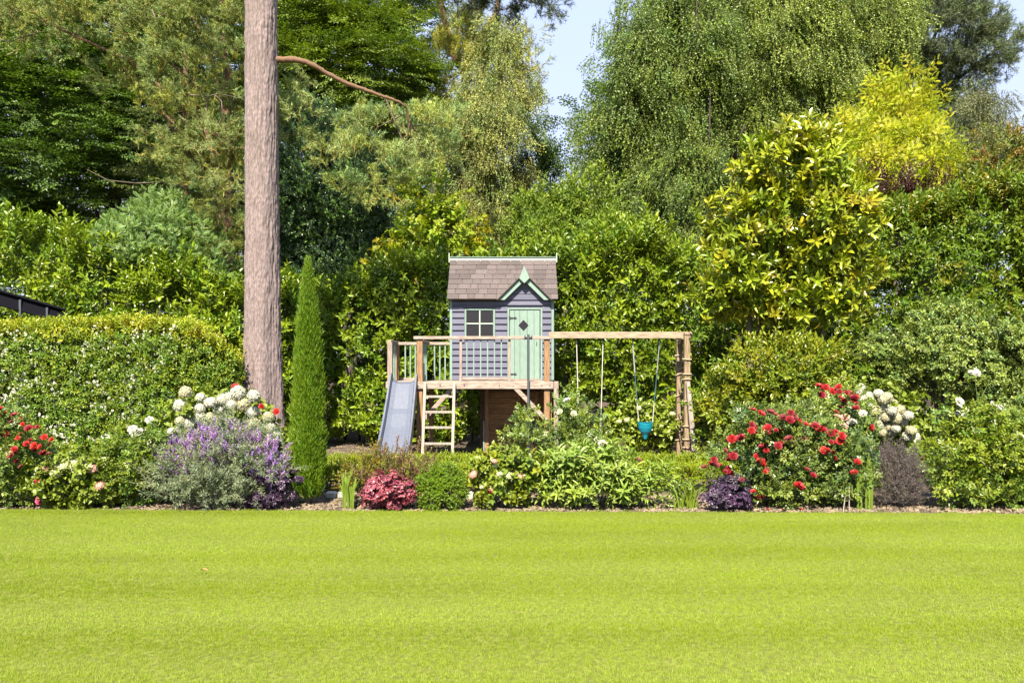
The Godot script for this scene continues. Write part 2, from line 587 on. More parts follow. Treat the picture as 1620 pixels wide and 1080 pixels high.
func mophead_mesh(r: float, n: int, flat := 1.0) -> ArrayMesh:   # a round head of four-petalled florets
	var mb := MB.new()
	mb.col = Color(0.8, 0.85, 0.6)
	for k in 10:
		for j in 5:
			var q := func(i: int, e: int) -> Vector3: return Vector3(sin(e * PI / 5) * cos(i * TAU / 10), cos(e * PI / 5) * flat, sin(e * PI / 5) * sin(i * TAU / 10)) * r * 0.84
			mb.quad(q.call(k, j), q.call(k + 1, j), q.call(k + 1, j + 1), q.call(k, j + 1))
	for k in n:
		var y := 1.0 - 1.75 * (k + 0.5) / n
		var q := sqrt(1.0 - y * y)
		var az := k * 2.39996
		var u := (Vector3(q * cos(az), y, q * sin(az)) + rv() * 0.12).normalized()
		var o := u * Vector3(r, r * flat, r) * rr(0.9, 1.03)
		var x := u.cross(rv()).normalized()
		var z := x.cross(u)
		var pr := r * 2.6 / sqrt(n)
		var g := rr(0.82, 1.0)
		mb.col = Color(g, g, g * rr(0.9, 1.0))
		for e in 4:
			var d1 := x * cos(e * PI / 2) + z * sin(e * PI / 2)
			var d2 := x * cos(e * PI / 2 + 1.1) + z * sin(e * PI / 2 + 1.1)
			var mid := (d1 + d2).normalized()
			mb.tri(o, o + d1 * pr * 0.75 + u * pr * 0.1, o + mid * pr * 1.1 + u * pr * 0.2)
			mb.tri(o, o + mid * pr * 1.1 + u * pr * 0.2, o + d2 * pr * 0.75 + u * pr * 0.1)
	return mb.mesh()
# flowers of one plant as parts: rows of [px, py, count, spread]; each stands on the plant's side towards the front
func flowers(t: Node3D, called: String, meshes: Array, m: Array, rows: Array, d: float, sc := [0.85, 1.15], tilt := 0.8, vary := 0.2) -> void:
	for q in rows:
		for k in int(q[2]):
			var p: Vector3 = at(q[0], q[1], d + rr(-vary, vary)) + (Vector3(rng.randfn() * 1.3, rng.randfn(), rng.randfn() * 0.5) * q[3] if k > 0 else Vector3.ZERO)
			var up := (Vector3.UP + Vector3(rr(-0.7, 0.7), 0, rr(0.4, 2.2)) * tilt).normalized()
			var b := Basis(Quaternion(Vector3.UP, up)) * Basis(Vector3.UP, rr(0, TAU)) * rr(sc[0], sc[1])
			put(called, meshes[rng.randi() % meshes.size()], m[rng.randi() % m.size()], t, Transform3D(Basis(b), p))

func make_materials() -> void:
	var g1 := grain(3, 0.022, 0.62, 1.0, 5)
	var g2 := grain(8, 0.03, 0.86, 1.0)
	var h := Vector3(0.35, 3.0, 3.0)
	var vv := Vector3(3.0, 0.35, 3.0)
	M.wood_h = solid(Color(0.40, 0.315, 0.26), 0.75, g1, h)
	M.wood_v = solid(Color(0.37, 0.29, 0.24), 0.75, g1, vv)
	M.wood_o = solid(Color(0.33, 0.19, 0.09), 0.7, g1, vv)
	M.wood_o2 = solid(Color(0.33, 0.235, 0.145), 0.75, g1, vv)
	M.wood_pale = solid(Color(0.39, 0.33, 0.28), 0.8, g1, vv)
	M.wood_pale2 = solid(Color(0.40, 0.315, 0.225), 0.8, g1, h)
	M.wood_dark = solid(Color(0.13, 0.075, 0.035), 0.8, g1, h)
	M.purple = solid(Color(0.102, 0.104, 0.162), 0.55, g2, h)
	M.green = solid(Color(0.19, 0.275, 0.235), 0.5, g2, vv)
	M.green_pale = solid(Color(0.38, 0.47, 0.38), 0.5, g2, h)
	M.shingle = []
	for k in 5: M.shingle.append(solid(Color(0.128, 0.103, 0.102) * [1.0, 0.85, 1.12, 0.72, 1.0][k], 0.85, g1, Vector3(6, 1, 1)))
	M.steel = solid(Color(0.055, 0.065, 0.075), 0.35)
	M.iron = solid(Color(0.02, 0.025, 0.03), 0.5)
	M.slide = solid(Color(0.105, 0.12, 0.165), 0.4, g2, Vector3(1, 1, 1))
	M.rope = solid(Color(0.33, 0.25, 0.16), 0.9)
	M.rope_white = solid(Color(0.42, 0.40, 0.36), 0.9)
	M.rope_grey = solid(Color(0.22, 0.23, 0.25), 0.8)
	M.rope_blue = solid(Color(0.03, 0.10, 0.16), 0.7)
	M.turquoise = solid(Color(0.005, 0.15, 0.21), 0.35)
	M.navy = solid(Color(0.012, 0.014, 0.05), 0.5)
	M.black = solid(Color(0.006, 0.006, 0.009), 0.9)
	M.black.metallic_specular = 0.15
	M.den = solid(Color(0.60, 0.34, 0.14), 0.7, g1, h)
	var gl := StandardMaterial3D.new()
	gl.transparency = BaseMaterial3D.TRANSPARENCY_ALPHA
	gl.albedo_color = Color(0.16, 0.13, 0.09, 0.3)
	gl.roughness = 0.05
	M.glass = gl
	M.twig = solid(Color(0.07, 0.05, 0.03), 0.9)
	M.stalk = solid(Color(0.07, 0.10, 0.02), 0.7)
	M.bark = solid(Color(0.10, 0.075, 0.06), 0.95, grain(21, 0.02, 0.5, 1.0), Vector3(2, 0.5, 2))
	M.bark_dark = solid(Color(0.045, 0.035, 0.03), 0.95)
	M.bark_pine = solid(Color(0.37, 0.21, 0.125), 0.95, grain(22, 0.035, 0.3, 1.0, 5), Vector3(3, 3, 3))
	M.bark_birch = solid(Color(0.42, 0.38, 0.34), 0.8, grain(23, 0.03, 0.35, 1.0), Vector3(1, 3, 1))
	M.bark_grey = solid(Color(0.20, 0.16, 0.12), 0.9, grain(24, 0.03, 0.6, 1.0), Vector3(3, 1, 3))
	M.trunk = solid(Color(0.345, 0.275, 0.275), 0.95, grain(25, 0.03, 0.55, 1.0, 5), Vector3(3.0, 0.7, 3.0))
	M.red = solid(Color(0.26, 0.002, 0.004), 0.6)
	M.red2 = solid(Color(0.17, 0.002, 0.007), 0.6)
	M.coral = solid(Color(0.33, 0.010, 0.004), 0.6)
	M.pink = solid(Color(0.40, 0.03, 0.10), 0.6)
	M.white = solid(Color(0.40, 0.40, 0.34), 0.7)
	M.white_old = solid(Color(0.36, 0.34, 0.22), 0.7)
	M.red_old = solid(Color(0.13, 0.012, 0.012), 0.7)
	M.cream = solid(Color(0.45, 0.46, 0.27), 0.7)
	M.blush = solid(Color(0.50, 0.27, 0.22), 0.7)
	M.burgundy = solid(Color(0.16, 0.008, 0.03), 0.6)

func make_sprays() -> void:
	S.laurel = sp_shoot(13, 0.34, 0.115, 0.042, 1.0, true, 0.15, Color(1, 1, 0.8))
	S.clipped = sp_shoot(12, 0.16, 0.055, 0.021, 1.1, true, 0.2)
	S.box = sp_shoot(16, 0.09, 0.020, 0.013, 1.1, false, 0.1)
	S.small = sp_shoot(18, 0.28, 0.046, 0.026, 1.1, false, 0.15)
	S.broad = sp_flat(34, 0.75, 0.105, 0.062)
	S.maple = sp_shoot(12, 0.4, 0.13, 0.11, 1.25, true, 0.25, Color(1, 0.9, 0.7))
	S.holly = sp_shoot(22, 0.36, 0.07, 0.036, 1.2, true, 0.1, Color(1, 1, 1), 0.5)
	S.birch = sp_hang(7, 9, 0.55, 0.055)
	S.pine = sp_pine(120, 0.32, 0.085, 0.009)
	S.pine_far = sp_pine(110, 0.5, 0.13, 0.015)
	S.spruce = sp_spruce(1.0)
	S.rowan = sp_pinnate(5, 6, 0.17, 0.05, 0.017)
	S.golden = sp_pinnate(7, 8, 0.17, 0.032, 0.015, 1.1)
	S.rose = sp_pinnate(5, 2, 0.085, 0.042, 0.026)
	S.magnolia = sp_shoot(10, 0.2, 0.22, 0.075, 1.05, true, 0.12, Color(1, 0.95, 0.7), 0.18)
	S.hydrangea = sp_shoot(9, 0.16, 0.10, 0.068, 1.25, true, 0.3)
	S.cypress = sp_feather(16, 0.24)
	S.phlox = sp_shoot(18, 0.32, 0.135, 0.036, 1.15, true, 0.35)
	S.grey = sp_narrow(34, 0.26, 0.05, 0.007)
	S.wire = sp_narrow(30, 0.22, 0.018, 0.008)
	S.round = sp_shoot(13, 0.17, 0.052, 0.034, 1.25, true, 0.2)
	S.heuchera = sp_lobed(8, 0.042, 0.09)
	S.spike = sp_shoot(16, 0.11, 0.016, 0.014, 1.3, false, 0.0)
	S.blossom = sp_lobed(7, 0.016, 0.03)

func build_light() -> void:
	var cam := Camera3D.new()
	cam.name = "camera"
	cam.projection = Camera3D.PROJECTION_FRUSTUM
	cam.near = 0.1
	cam.far = 400.0
	cam.size = 2.0 * 0.1 * 540.0 / F
	cam.frustum_offset = Vector2(0, 0.1 * 30.0 / F)   # a lens shifted up a little
	cam.position = Vector3(0, EYE, 0)
	add_child(cam)
	cam.current = true
	var e := Environment.new()
	e.background_mode = Environment.BG_SKY
	var sky := Sky.new()
	var sm := ProceduralSkyMaterial.new()
	sm.sky_top_color = Color(0.45, 0.505, 0.625)
	sm.sky_horizon_color = Color(0.55, 0.575, 0.635)
	sm.sky_curve = 0.25
	sm.ground_bottom_color = Color(0.2, 0.24, 0.1)
	sm.ground_horizon_color = Color(0.45, 0.48, 0.42)
	sm.sun_angle_max = 20.0
	sky.sky_material = sm
	e.sky = sky
	e.tonemap_mode = Environment.TONE_MAPPER_LINEAR
	e.tonemap_exposure = 3.8
	e.sdfgi_enabled = true
	e.ssao_enabled = true
	e.ssil_enabled = true
	var we := WorldEnvironment.new()
	we.name = "environment"
	we.environment = e
	add_child(we)
	var sun := DirectionalLight3D.new()
	sun.name = "sun"
	sun.light_energy = 1.42
	sun.light_color = Color(1.0, 0.955, 0.87)
	sun.light_angular_distance = 0.55
	sun.shadow_enabled = true
	add_child(sun)
	sun.look_at_from_position(Vector3.ZERO, Vector3(0.16, -1.12, -1.0))

func build_ground() -> void:
	var mb := MB.new()
	mb.quad(Vector3(-150, -0.035, 60), Vector3(150, -0.035, 60), Vector3(150, -0.035, -200), Vector3(-150, -0.035, -200))
	structure("ground", mb.mesh(), solid(Color(0.15, 0.105, 0.075), 0.95, grain(31, 0.02, 0.45, 1.0, 5), Vector3(0.9, 0.9, 0.9)))
	# the lawn has a cut edge that runs slightly askew
	mb = MB.new()
	var n := 60
	var e0 := Vector3.ZERO
	for k in n + 1:
		var x := -40.0 + 80.0 * k / n
		var e1 := Vector3(x, 0.0, -9.27 + x * 0.022 + 0.01 * sin(x * 3.0))
		if k > 0:
			mb.quad(Vector3(e0.x, 0, 30), Vector3(e1.x, 0, 30), e1, e0)
			mb.quad(e0, e1, e1 - Vector3(0, 0.04, 0), e0 - Vector3(0, 0.04, 0))
		e0 = e1
	structure("lawn", mb.mesh(), solid(Color(0.17, 0.20, 0.015), 0.9, grain(33, 0.03, 0.6, 1.0, 5), Vector3(1.2, 1.2, 1.2)))
	# the blades
	var tile := MB.new()
	for k in 330:
		var b := Vector3(rr(-0.085, 0.085), -0.003, rr(-0.085, 0.085))
		var l := rr(0.010, 0.024)
		var dir := (Vector3(0, 1, 0) + rv() * 0.55).normalized()
		dir.y = absf(dir.y)
		var w := dir.cross(rv()).normalized() * rr(0.0009, 0.0016)
		var q := rr(0.86, 1.0)
		tile.col = Color(q * rr(0.92, 1.0), q, q * rr(0.6, 1.0))
		tile.tri(b - w, b + w, b + dir * l)
	var xfs := []
	var tints := PackedColorArray()
	var z := -2.6
	while z > -9.5:
		var half := 0.64 * -z + 1.4
		var x := -half
		while x < half:
			var p := Vector3(x + rr(-0.03, 0.03), 0, z + rr(-0.03, 0.03))
			if p.z - 0.06 > -9.27 + p.x * 0.022 + rr(-0.05, 0.02):
				var a := 0.7 * noise.get_noise_2d(p.x * 7.0, p.z * 30.0) + 0.7 * noise.get_noise_2d(p.x * 4.0 + 90.0, p.z * 75.0)
				var b := noise.get_noise_2d(p.x * 30.0 + 300.0, p.z * 70.0)
				var band := sin(p.z * TAU / 1.05 + 0.5 * sin(p.x * 0.4)) * 0.5
				var y := clampf(0.5 + 1.3 * a + 0.8 * b + 0.45 * band, 0, 1)
				tints.append(Color(0.99, 1.0, 1.6).lerp(Color(0.92, 0.97, 0.15), y) * rr(0.97, 1.03) * (1.0 + 0.12 * b - 0.10 * clampf(a * 2.0, -1.0, 1.0)))
				var bs := Basis(Vector3.UP, rr(0, TAU))
				var lean := Basis(Vector3(1, 0, 0), 0.18 * band)
				xfs.append(Transform3D(lean * bs, p))
			x += 0.105
		z -= 0.105
	var g := many("grass", tile.mesh(), leafy(Color(0.228, 0.288, 0.018), 0.6, 0.4), self, xfs, tints)
	g.set_meta("label", "short striped lawn grass in front of the flower border")
	g.set_meta("category", "grass")
	# clods and bark chips on the bed
	var chip := MB.new()
	for k in 14:
		chip.col = lc(0.5, 0.1)
		chip.box(rv() * Vector3(0.1, 0.008, 0.06) + Vector3(0, 0.008, 0), Vector3(rr(0.01, 0.04), rr(0.008, 0.02), rr(0.01, 0.025)), Basis(rv(), rr(0, 3)), 0.003)
	xfs = []
	tints = PackedColorArray()
	for k in 1500:
		var x := rr(-7.5, 7.5)
		xfs.append(Transform3D(Basis(Vector3.UP, rr(0, TAU)), Vector3(x, -0.034, rr(-9.42, -10.6) + x * 0.022)))
		tints.append(Color(1, 1, 1) * rr(0.6, 1.3))
	for k in 500:
		xfs.append(Transform3D(Basis(Vector3.UP, rr(0, TAU)), Vector3(rr(-4, 6), -0.034, rr(-12.6, -16.5))))
		tints.append(Color(1, 1, 1) * rr(0.6, 1.1))
	g = many("soil_chips", chip.mesh(), solid(Color(0.22, 0.16, 0.12), 0.95), self, xfs, tints)
	g.set_meta("label", "clods and bark chips on the bare bed")
	g.set_meta("category", "mulch")
	# pale stones at the foot of the front box hedge
	for q in [[521, "the one beside the cypress"], [536, "the one beside the iris leaves"], [741, "the one beside the box ball"], [1448, "the one behind the grey shrub"]]:
		var p := at(q[0], 787, 10.2)
		var st := MB.new()
		st.box(Vector3.ZERO, Vector3(rr(0.10, 0.14), rr(0.08, 0.11), 0.10), Basis(Vector3(rr(-0.1, 0.1), 1, 0).normalized(), rr(-0.3, 0.3)), 0.025)
		var o := put(numbered("edging_stone"), st.mesh(), M.white, self, Transform3D(Basis(), Vector3(p.x, 0.015, -10.3 + rr(-0.03, 0.03))))
		o.set_meta("label", "pale stone under the front box hedge, " + q[1])
		o.set_meta("category", "stone")
		o.set_meta("group", "pale edging stones along the front box hedge")

func _ready() -> void:
	rng.seed = 20240611
	noise.seed = 5
	noise.frequency = 0.02
	build_light()
	make_materials()
	make_sprays()
	build_ground()
	build_trees()
	build_hedges()
	build_playhouse()
	build_border()

func build_trees() -> void:
	build_pine()
	var beech := leafy(Color(0.15, 0.225, 0.028), 0.5, 0.5)
	var lb := lobes([[-70, 40, 200, 180], [110, 20, 160, 140], [50, 190, 170, 130], [-80, 290, 170, 130], [190, 150, 110, 110], [260, 30, 120, 100], [150, 330, 110, 100]], 25)
	tree("broadleaf_tree", "dark leafy broadleaf tree with shady hollow crown at the far left", "tall trees behind the hedges", Vector3(0, 0, 0) + Vector3(-13, 0, -26), Vector3(-12.5, 12, -26), 0.35, M.bark_dark, S.broad, beech, lb, {"cov": 2.0, "way": "flat", "cr": 0.6, "per": 9, "holes": -0.05, "hf": 30.0, "tints": [Color(0.7, 0.8, 0.8), Color(1, 1, 0.8), Color(0.55, 0.7, 0.8)]})
	lb = lobes([[490, 40, 110, 90], [570, 110, 100, 80], [470, 160, 90, 80], [600, 30, 80, 60], [560, 200, 80, 60], [620, 120, 50, 60]], 27)
	tree("broadleaf_tree", "mid green oak-like tree rising right behind the pale pine trunk", "tall trees behind the hedges", Vector3(-5.6, 0, -28), Vector3(-5.6, 12.5, -28), 0.3, M.bark_dark, S.broad, beech, lb, {"cov": 2.2, "way": "flat", "cr": 0.55, "per": 9, "holes": -0.05, "hf": 30.0, "tints": [Color(1.15, 1.05, 0.9), Color(1.6, 1.35, 0.9), Color(0.85, 0.9, 0.9)]})
	var pine := leafy(Color(0.30, 0.35, 0.11), 0.6, 0.35)
	lb = lobes([[235, 70, 80, 55], [210, 125, 55, 45], [290, 120, 65, 45], [325, 210, 50, 70], [350, 300, 40, 90], [60, 30, 120, 45], [300, 20, 90, 45], [362, 110, 35, 80], [345, 390, 45, 60], [270, 200, 40, 40]], 18, 0.5)
	tree("scots_pine", "olive green pine with bushy needle tufts left of the pale trunk", "conifers behind the hedges", at(352, 690, 18.4), at(345, -120, 18.4), 0.16, M.bark_pine, S.pine, pine, lb, {"cov": 1.15, "cr": 0.3, "per": 6, "up": 0.5, "holes": -0.02, "hf": 60.0, "tints": [Color(1, 1, 1), Color(1.2, 1.1, 0.7), Color(0.8, 0.95, 1.1)]})
	var lp := get_node("scots_pine")   # bare crooked twigs showing in front of the needles
	for q in [[[300, 150], [330, 152], [345, 148], [384, 156]], [[328, 150], [326, 175], [332, 210], [330, 230]], [[345, 200], [352, 180], [350, 160], [340, 150]], [[240, 15], [246, 30], [262, 20], [270, 28]], [[60, 52], [30, 60], [15, 66], [0, 62]]]:
		limb("bare_twig", [at(q[0][0], q[0][1], 17.3), at(q[1][0], q[1][1], 17.2), at(q[2][0], q[2][1], 17.2), at(q[3][0], q[3][1], 17.4)], [0.016, 0.013, 0.010, 0.006], M.bark_grey, lp, 5)
	build_spruce()
	var rowan := leafy(Color(0.20, 0.31, 0.11), 0.45, 0.45)
	lb = lobes([[240, 390, 75, 45], [295, 425, 75, 50], [200, 430, 50, 45], [335, 450, 45, 40], [265, 345, 45, 30]], 17.6, 0.4)
	tree("rowan_tree", "young rowan with blue green feathery leaves left of the pine trunk", "", at(300, 700, 17.8), at(270, 350, 17.8), 0.05, M.bark_grey, S.rowan, rowan, lb, {"cov": 2.2, "cr": 0.25, "per": 4, "tints": [Color(1, 1, 1), Color(1.2, 1.15, 0.8)]})
	var holly := leafy(Color(0.09, 0.145, 0.06), 0.28, 0.12, 0.6)
	lb = lobes([[520, 300, 90, 90], [500, 400, 85, 90], [595, 370, 80, 80], [470, 240, 60, 70], [560, 460, 85, 70], [620, 430, 50, 60], [460, 340, 50, 80]], 21)
	tree("holly_tree", "dark glossy holly tree between the pine trunk and the playhouse", "", at(530, 680, 21.5), at(520, 250, 21.5), 0.14, M.bark_dark, S.holly, holly, lb, {"cov": 2.8, "cr": 0.3, "per": 7, "holes": -0.08, "hf": 50.0, "tints": [Color(1, 1, 1), Color(0.9, 0.95, 1.3), Color(1.6, 1.7, 1.0)]})
	var spine := leafy(Color(0.43, 0.43, 0.09), 0.6, 0.4)
	lb = lobes([[730, 120, 80, 50], [795, 165, 45, 45], [680, 185, 70, 35], [765, 65, 60, 30], [650, 160, 45, 35], [800, 110, 40, 30], [620, 190, 40, 30], [720, 215, 60, 30]], 30)
	tree("scots_pine", "yellow olive scots pine with orange limbs behind the weeping birch", "conifers behind the hedges", at(745, 690, 30.5), at(742, 30, 30.5), 0.26, M.bark_pine, S.pine_far, spine, lb, {"cov": 1.5, "cr": 0.5, "per": 6, "up": 0.6, "tints": [Color(1, 1, 1), Color(1.25, 1.15, 0.8), Color(0.75, 0.9, 1.2)]})
	var t := get_node("scots_pine_001")
	limb("limb", [at(742, 130, 30.3), at(715, 80, 30.2), at(700, 20, 30), at(690, -60, 30)], [0.16, 0.14, 0.11, 0.08], M.bark_pine, t)
	limb("limb", [at(738, 110, 30.3), at(760, 60, 30.2), at(785, 20, 30), at(800, -60, 30)], [0.13, 0.11, 0.10, 0.07], M.bark_pine, t)
	var dpine := leafy(Color(0.085, 0.11, 0.06), 0.6, 0.3)
	lb = lobes([[720, -25, 130, 30], [840, 0, 50, 20], [872, 28, 22, 13], [640, -10, 70, 25], [800, -5, 60, 30]], 29)
	crown(t, "upper_crown", S.pine_far, dpine, lb, {"cov": 1.3, "cr": 0.25, "per": 5, "up": 0.3})
	var wb := leafy(Color(0.34, 0.38, 0.13), 0.55, 0.5)
	lb = lobes([[795, 120, 50, 80], [766, 220, 56, 90], [790, 310, 50, 80], [725, 290, 55, 90], [765, 380, 75, 60], [690, 270, 45, 70]], 26)
	tree("weeping_birch", "slim pale green weeping birch with white stem left of the sky gap", "birches behind the hedges", at(770, 690, 26.3), at(798, 60, 26.3), 0.11, M.bark_birch, S.birch, wb, lb, {"cov": 1.6, "way": "hang", "cr": 0.45, "per": 4, "holes": -0.05, "tints": [Color(1, 1, 1), Color(1.2, 1.1, 0.8), Color(0.75, 0.95, 0.9)], "lr": 0.025})
	var alder := leafy(Color(0.065, 0.12, 0.022), 0.5, 0.45)
	lb = lobes([[836, 240, 20, 34], [825, 335, 40, 55], [795, 400, 60, 50], [848, 290, 22, 50], [850, 380, 40, 50]], 29)
	tree("alder_tree", "dark round-leaved tree at the left edge of the sky gap", "tall trees behind the hedges", at(820, 690, 29), at(825, 230, 29), 0.16, M.bark_dark, S.broad, alder, lb, {"cov": 1.9, "cr": 0.4, "per": 6})
	var maple := leafy(Color(0.34, 0.40, 0.03), 0.5, 0.6)
	lb = lobes([[682, 320, 26, 50], [690, 385, 50, 50], [650, 430, 50, 40], [735, 395, 26, 40], [630, 380, 22, 30]], 19, 0.4)
	tree("maple_sapling", "yellow green maple sapling with orange tips left of the playhouse roof", "", at(690, 700, 19), at(684, 285, 19), 0.05, M.bark_grey, S.maple, maple, lb, {"cov": 2.6, "cr": 0.25, "per": 4, "tints": [Color(1, 1, 1), Color(1.2, 1.1, 0.8), Color(1.5, 1.0, 0.8), Color(0.85, 0.95, 0.9), Color(0.9, 1.05, 0.9), Color(1.1, 1.15, 0.9)]})
	lb = lobes([[870, 360, 60, 50], [920, 380, 60, 60], [850, 410, 50, 40], [930, 320, 36, 40], [965, 410, 50, 50], [840, 360, 25, 25]], 20, 0.5)
	tree("maple_sapling", "bright leafy young tree filling the gap right above the playhouse", "", at(900, 700, 20), at(905, 320, 20), 0.06, M.bark_grey, S.laurel, leafy(Color(0.22, 0.29, 0.03), 0.5, 0.6), lb, {"cov": 2.0, "cr": 0.3, "per": 5, "tints": [Color(1, 1, 1), Color(1.15, 1.1, 0.8), Color(0.7, 0.85, 0.8)]})
	var birch := leafy(Color(0.18, 0.25, 0.055), 0.45, 0.5)
	lb = lobes([[995, 130, 40, 110], [972, 260, 44, 110], [1020, 50, 45, 60], [1035, 200, 80, 120], [1005, 340, 70, 100], [1090, 340, 90, 110], [1085, 90, 80, 120]], 22)
	tree("weeping_birch", "large dark green weeping birch right of the sky gap", "birches behind the hedges", at(1060, 700, 22.5), at(1070, -80, 22.5), 0.18, M.bark, S.birch, birch, lb, {"cov": 2.3, "way": "hang", "cr": 0.45, "per": 5, "holes": -0.06, "hf": 40.0, "tints": [Color(1, 1.05, 0.9), Color(1.3, 1.25, 0.8), Color(0.75, 0.9, 0.85)], "lr": 0.03})
	lb = lobes([[1180, 70, 100, 120], [1250, 140, 90, 130], [1180, 230, 100, 110], [1330, 80, 80, 110], [1290, 230, 80, 90], [1150, 340, 70, 100], [1370, 50, 50, 90], [1250, 20, 90, 80]], 23.5)
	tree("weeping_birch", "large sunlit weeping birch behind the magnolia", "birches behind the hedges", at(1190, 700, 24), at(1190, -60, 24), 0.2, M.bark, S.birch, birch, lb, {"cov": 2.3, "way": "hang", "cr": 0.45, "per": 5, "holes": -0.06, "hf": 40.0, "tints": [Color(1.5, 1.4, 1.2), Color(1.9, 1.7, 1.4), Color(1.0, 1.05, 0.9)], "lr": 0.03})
	for q in [["weeping_birch_001", [1042, 60], [1038, 150], 0.04], ["weeping_birch_001", [1124, 130], [1118, 265], 0.035], ["weeping_birch_001", [1103, -10], [1098, 95], 0.045], ["weeping_birch_002", [1178, 198], [1164, 228], 0.05]]:
		var bt := get_node(String(q[0]))
		limb("stem", [at(q[1][0], q[1][1], 20.6), at((q[1][0] + q[2][0]) * 0.5 + 2, (q[1][1] + q[2][1]) * 0.5, 20.6), at(q[2][0], q[2][1], 20.9), at(q[2][0] - 2, q[2][1] + 120, 22.4)], [q[3] * 0.5, q[3] * 0.7, q[3] * 0.9, q[3]], M.bark, bt, 6)
	var gold := leafy(Color(0.52, 0.53, 0.014), 0.5, 0.6)
	lb = lobes([[1420, 175, 55, 60], [1400, 250, 75, 60], [1455, 240, 60, 55], [1365, 215, 45, 50], [1428, 130, 30, 36], [1490, 265, 28, 36], [1440, 300, 60, 36]], 20, 0.5)
	for l in lb:
		l[0] -= Vector3(0.1, 0.22, 0)
		l[1] *= 0.9
	tree("golden_tree", "golden yellow leafed tree behind the magnolia's right shoulder", "", at(1425, 700, 20.3), at(1430, 120, 20.3), 0.09, M.bark_grey, S.golden, gold, lb, {"cov": 2.0, "way": "flat", "cr": 0.3, "per": 5, "tints": [Color(1, 1, 1), Color(0.8, 0.95, 1), Color(1.1, 1, 0.8)]})
	var rpine := leafy(Color(0.11, 0.145, 0.08), 0.6, 0.3)
	lb = lobes([[1480, 55, 80, 45], [1530, 90, 70, 28], [1440, 25, 80, 45], [1455, 120, 50, 36], [1500, 10, 60, 28], [1585, 72, 34, 16], [1505, 170, 40, 45], [1520, 240, 45, 50], [1545, 55, 40, 24], [1535, 290, 36, 30]], 31)
	tree("scots_pine", "dark spreading pine against the sky at the upper right", "conifers behind the hedges", at(1475, 690, 31.5), at(1465, -60, 31.5), 0.3, M.bark_dark, S.pine_far, rpine, lb, {"cov": 2.2, "cr": 0.35, "per": 6, "up": 0.45, "tints": [Color(1, 1, 1), Color(1.3, 1.3, 1.0)]})
	lb = lobes([[1550, 180, 40, 40], [1568, 235, 40, 45], [1530, 240, 36, 40], [1590, 260, 30, 36]], 28)
	tree("weeping_birch", "small greyish birch below the dark pine at the upper right", "birches behind the hedges", at(1555, 690, 28.5), at(1550, 150, 28.5), 0.1, M.bark_birch, S.birch, leafy(Color(0.20, 0.22, 0.10), 0.5, 0.5), lb, {"cov": 1.2, "way": "hang", "cr": 0.4, "per": 4, "lr": 0.02})
	lb = lobes([[1400, 312, 38, 24], [1450, 315, 44, 26], [1385, 335, 30, 22]], 18.4, 0.3)
	tree("purple_maple", "dark purple leafed shrub between the golden tree and the laurel", "", at(1420, 700, 18.5), at(1420, 310, 18.5), 0.05, M.bark_dark, S.broad, leafy(Color(0.06, 0.016, 0.018), 0.4, 0.4), lb, {"cov": 1.8, "cr": 0.3, "per": 4, "sc": [0.5, 0.7]})
	lb = lobes([[1592, 265, 50, 50], [1655, 255, 45, 45], [1570, 310, 40, 40], [1660, 290, 60, 60]], 17.8, 0.4)
	tree("smoke_tree", "green shrub tinged with red at the far right above the laurel", "", at(1610, 700, 18), at(1610, 240, 18), 0.06, M.bark_grey, S.laurel, leafy(Color(0.17, 0.20, 0.035), 0.5, 0.5), lb, {"cov": 1.9, "cr": 0.3, "per": 5, "sc": [0.6, 0.9], "tints": [Color(1, 1, 1), Color(1.9, 0.8, 0.7), Color(0.8, 0.9, 0.8), Color(1.1, 1.05, 0.8)]})
	# woodland beyond, which closes the view between the nearer trees
	var far := leafy(Color(0.13, 0.20, 0.04), 0.6, 0.45)
	var rows := [[[[-40, 120, 190, 170], [130, 60, 150, 150], [60, 300, 220, 130], [250, 250, 130, 150], [-180, 250, 150, 180], [0, 480, 250, 120], [280, 450, 150, 120], [-100, 570, 250, 60], [180, 570, 250, 60]], "deep green woodland tree beyond the dark broadleaf tree", 60.0],
		[[[400, 100, 130, 150], [560, 60, 120, 120], [460, 260, 150, 130], [620, 250, 90, 100], [600, 350, 120, 90], [350, 330, 120, 120], [480, 560, 250, 70]], "deep green woodland tree beyond the holly", 460.0],
		[[[700, 380, 100, 60], [860, 385, 70, 50], [900, 420, 90, 60], [640, 420, 90, 60], [1020, 475, 130, 70], [800, 540, 220, 90], [1040, 540, 150, 90], [560, 540, 150, 90]], "low woodland tree beyond the playhouse", 780.0],
		[[[1000, 250, 70, 130], [1120, 180, 110, 150], [1250, 100, 120, 130], [1100, 360, 130, 90], [1300, 270, 130, 120], [960, 380, 60, 60], [1150, 560, 220, 70]], "deep green woodland tree beyond the birches", 1150.0],
		[[[1400, 330, 110, 60], [1530, 340, 110, 50], [1650, 320, 90, 70], [1400, 200, 60, 90], [1350, 500, 180, 120], [1600, 480, 180, 120], [1400, 575, 220, 60], [1700, 575, 220, 60]], "low woodland tree beyond the golden tree", 1500.0]]
	for q in rows:
		lb = lobes(q[0], 37, 1.5)
		tree("woodland_tree", q[1], "woodland beyond the garden", Vector3((q[2] - 810.0) * 37.5 / F, 0, -37.5), at(q[2], 150, 37.5), 0.3, M.bark_dark, S.broad, far, lb, {"cov": 2.0, "way": "flat", "cr": 1.0, "per": 10, "sc": [1.2, 1.7], "tints": [Color(1, 1, 1), Color(0.75, 0.9, 0.9), Color(1.4, 1.35, 1)]})
	build_magnolia()

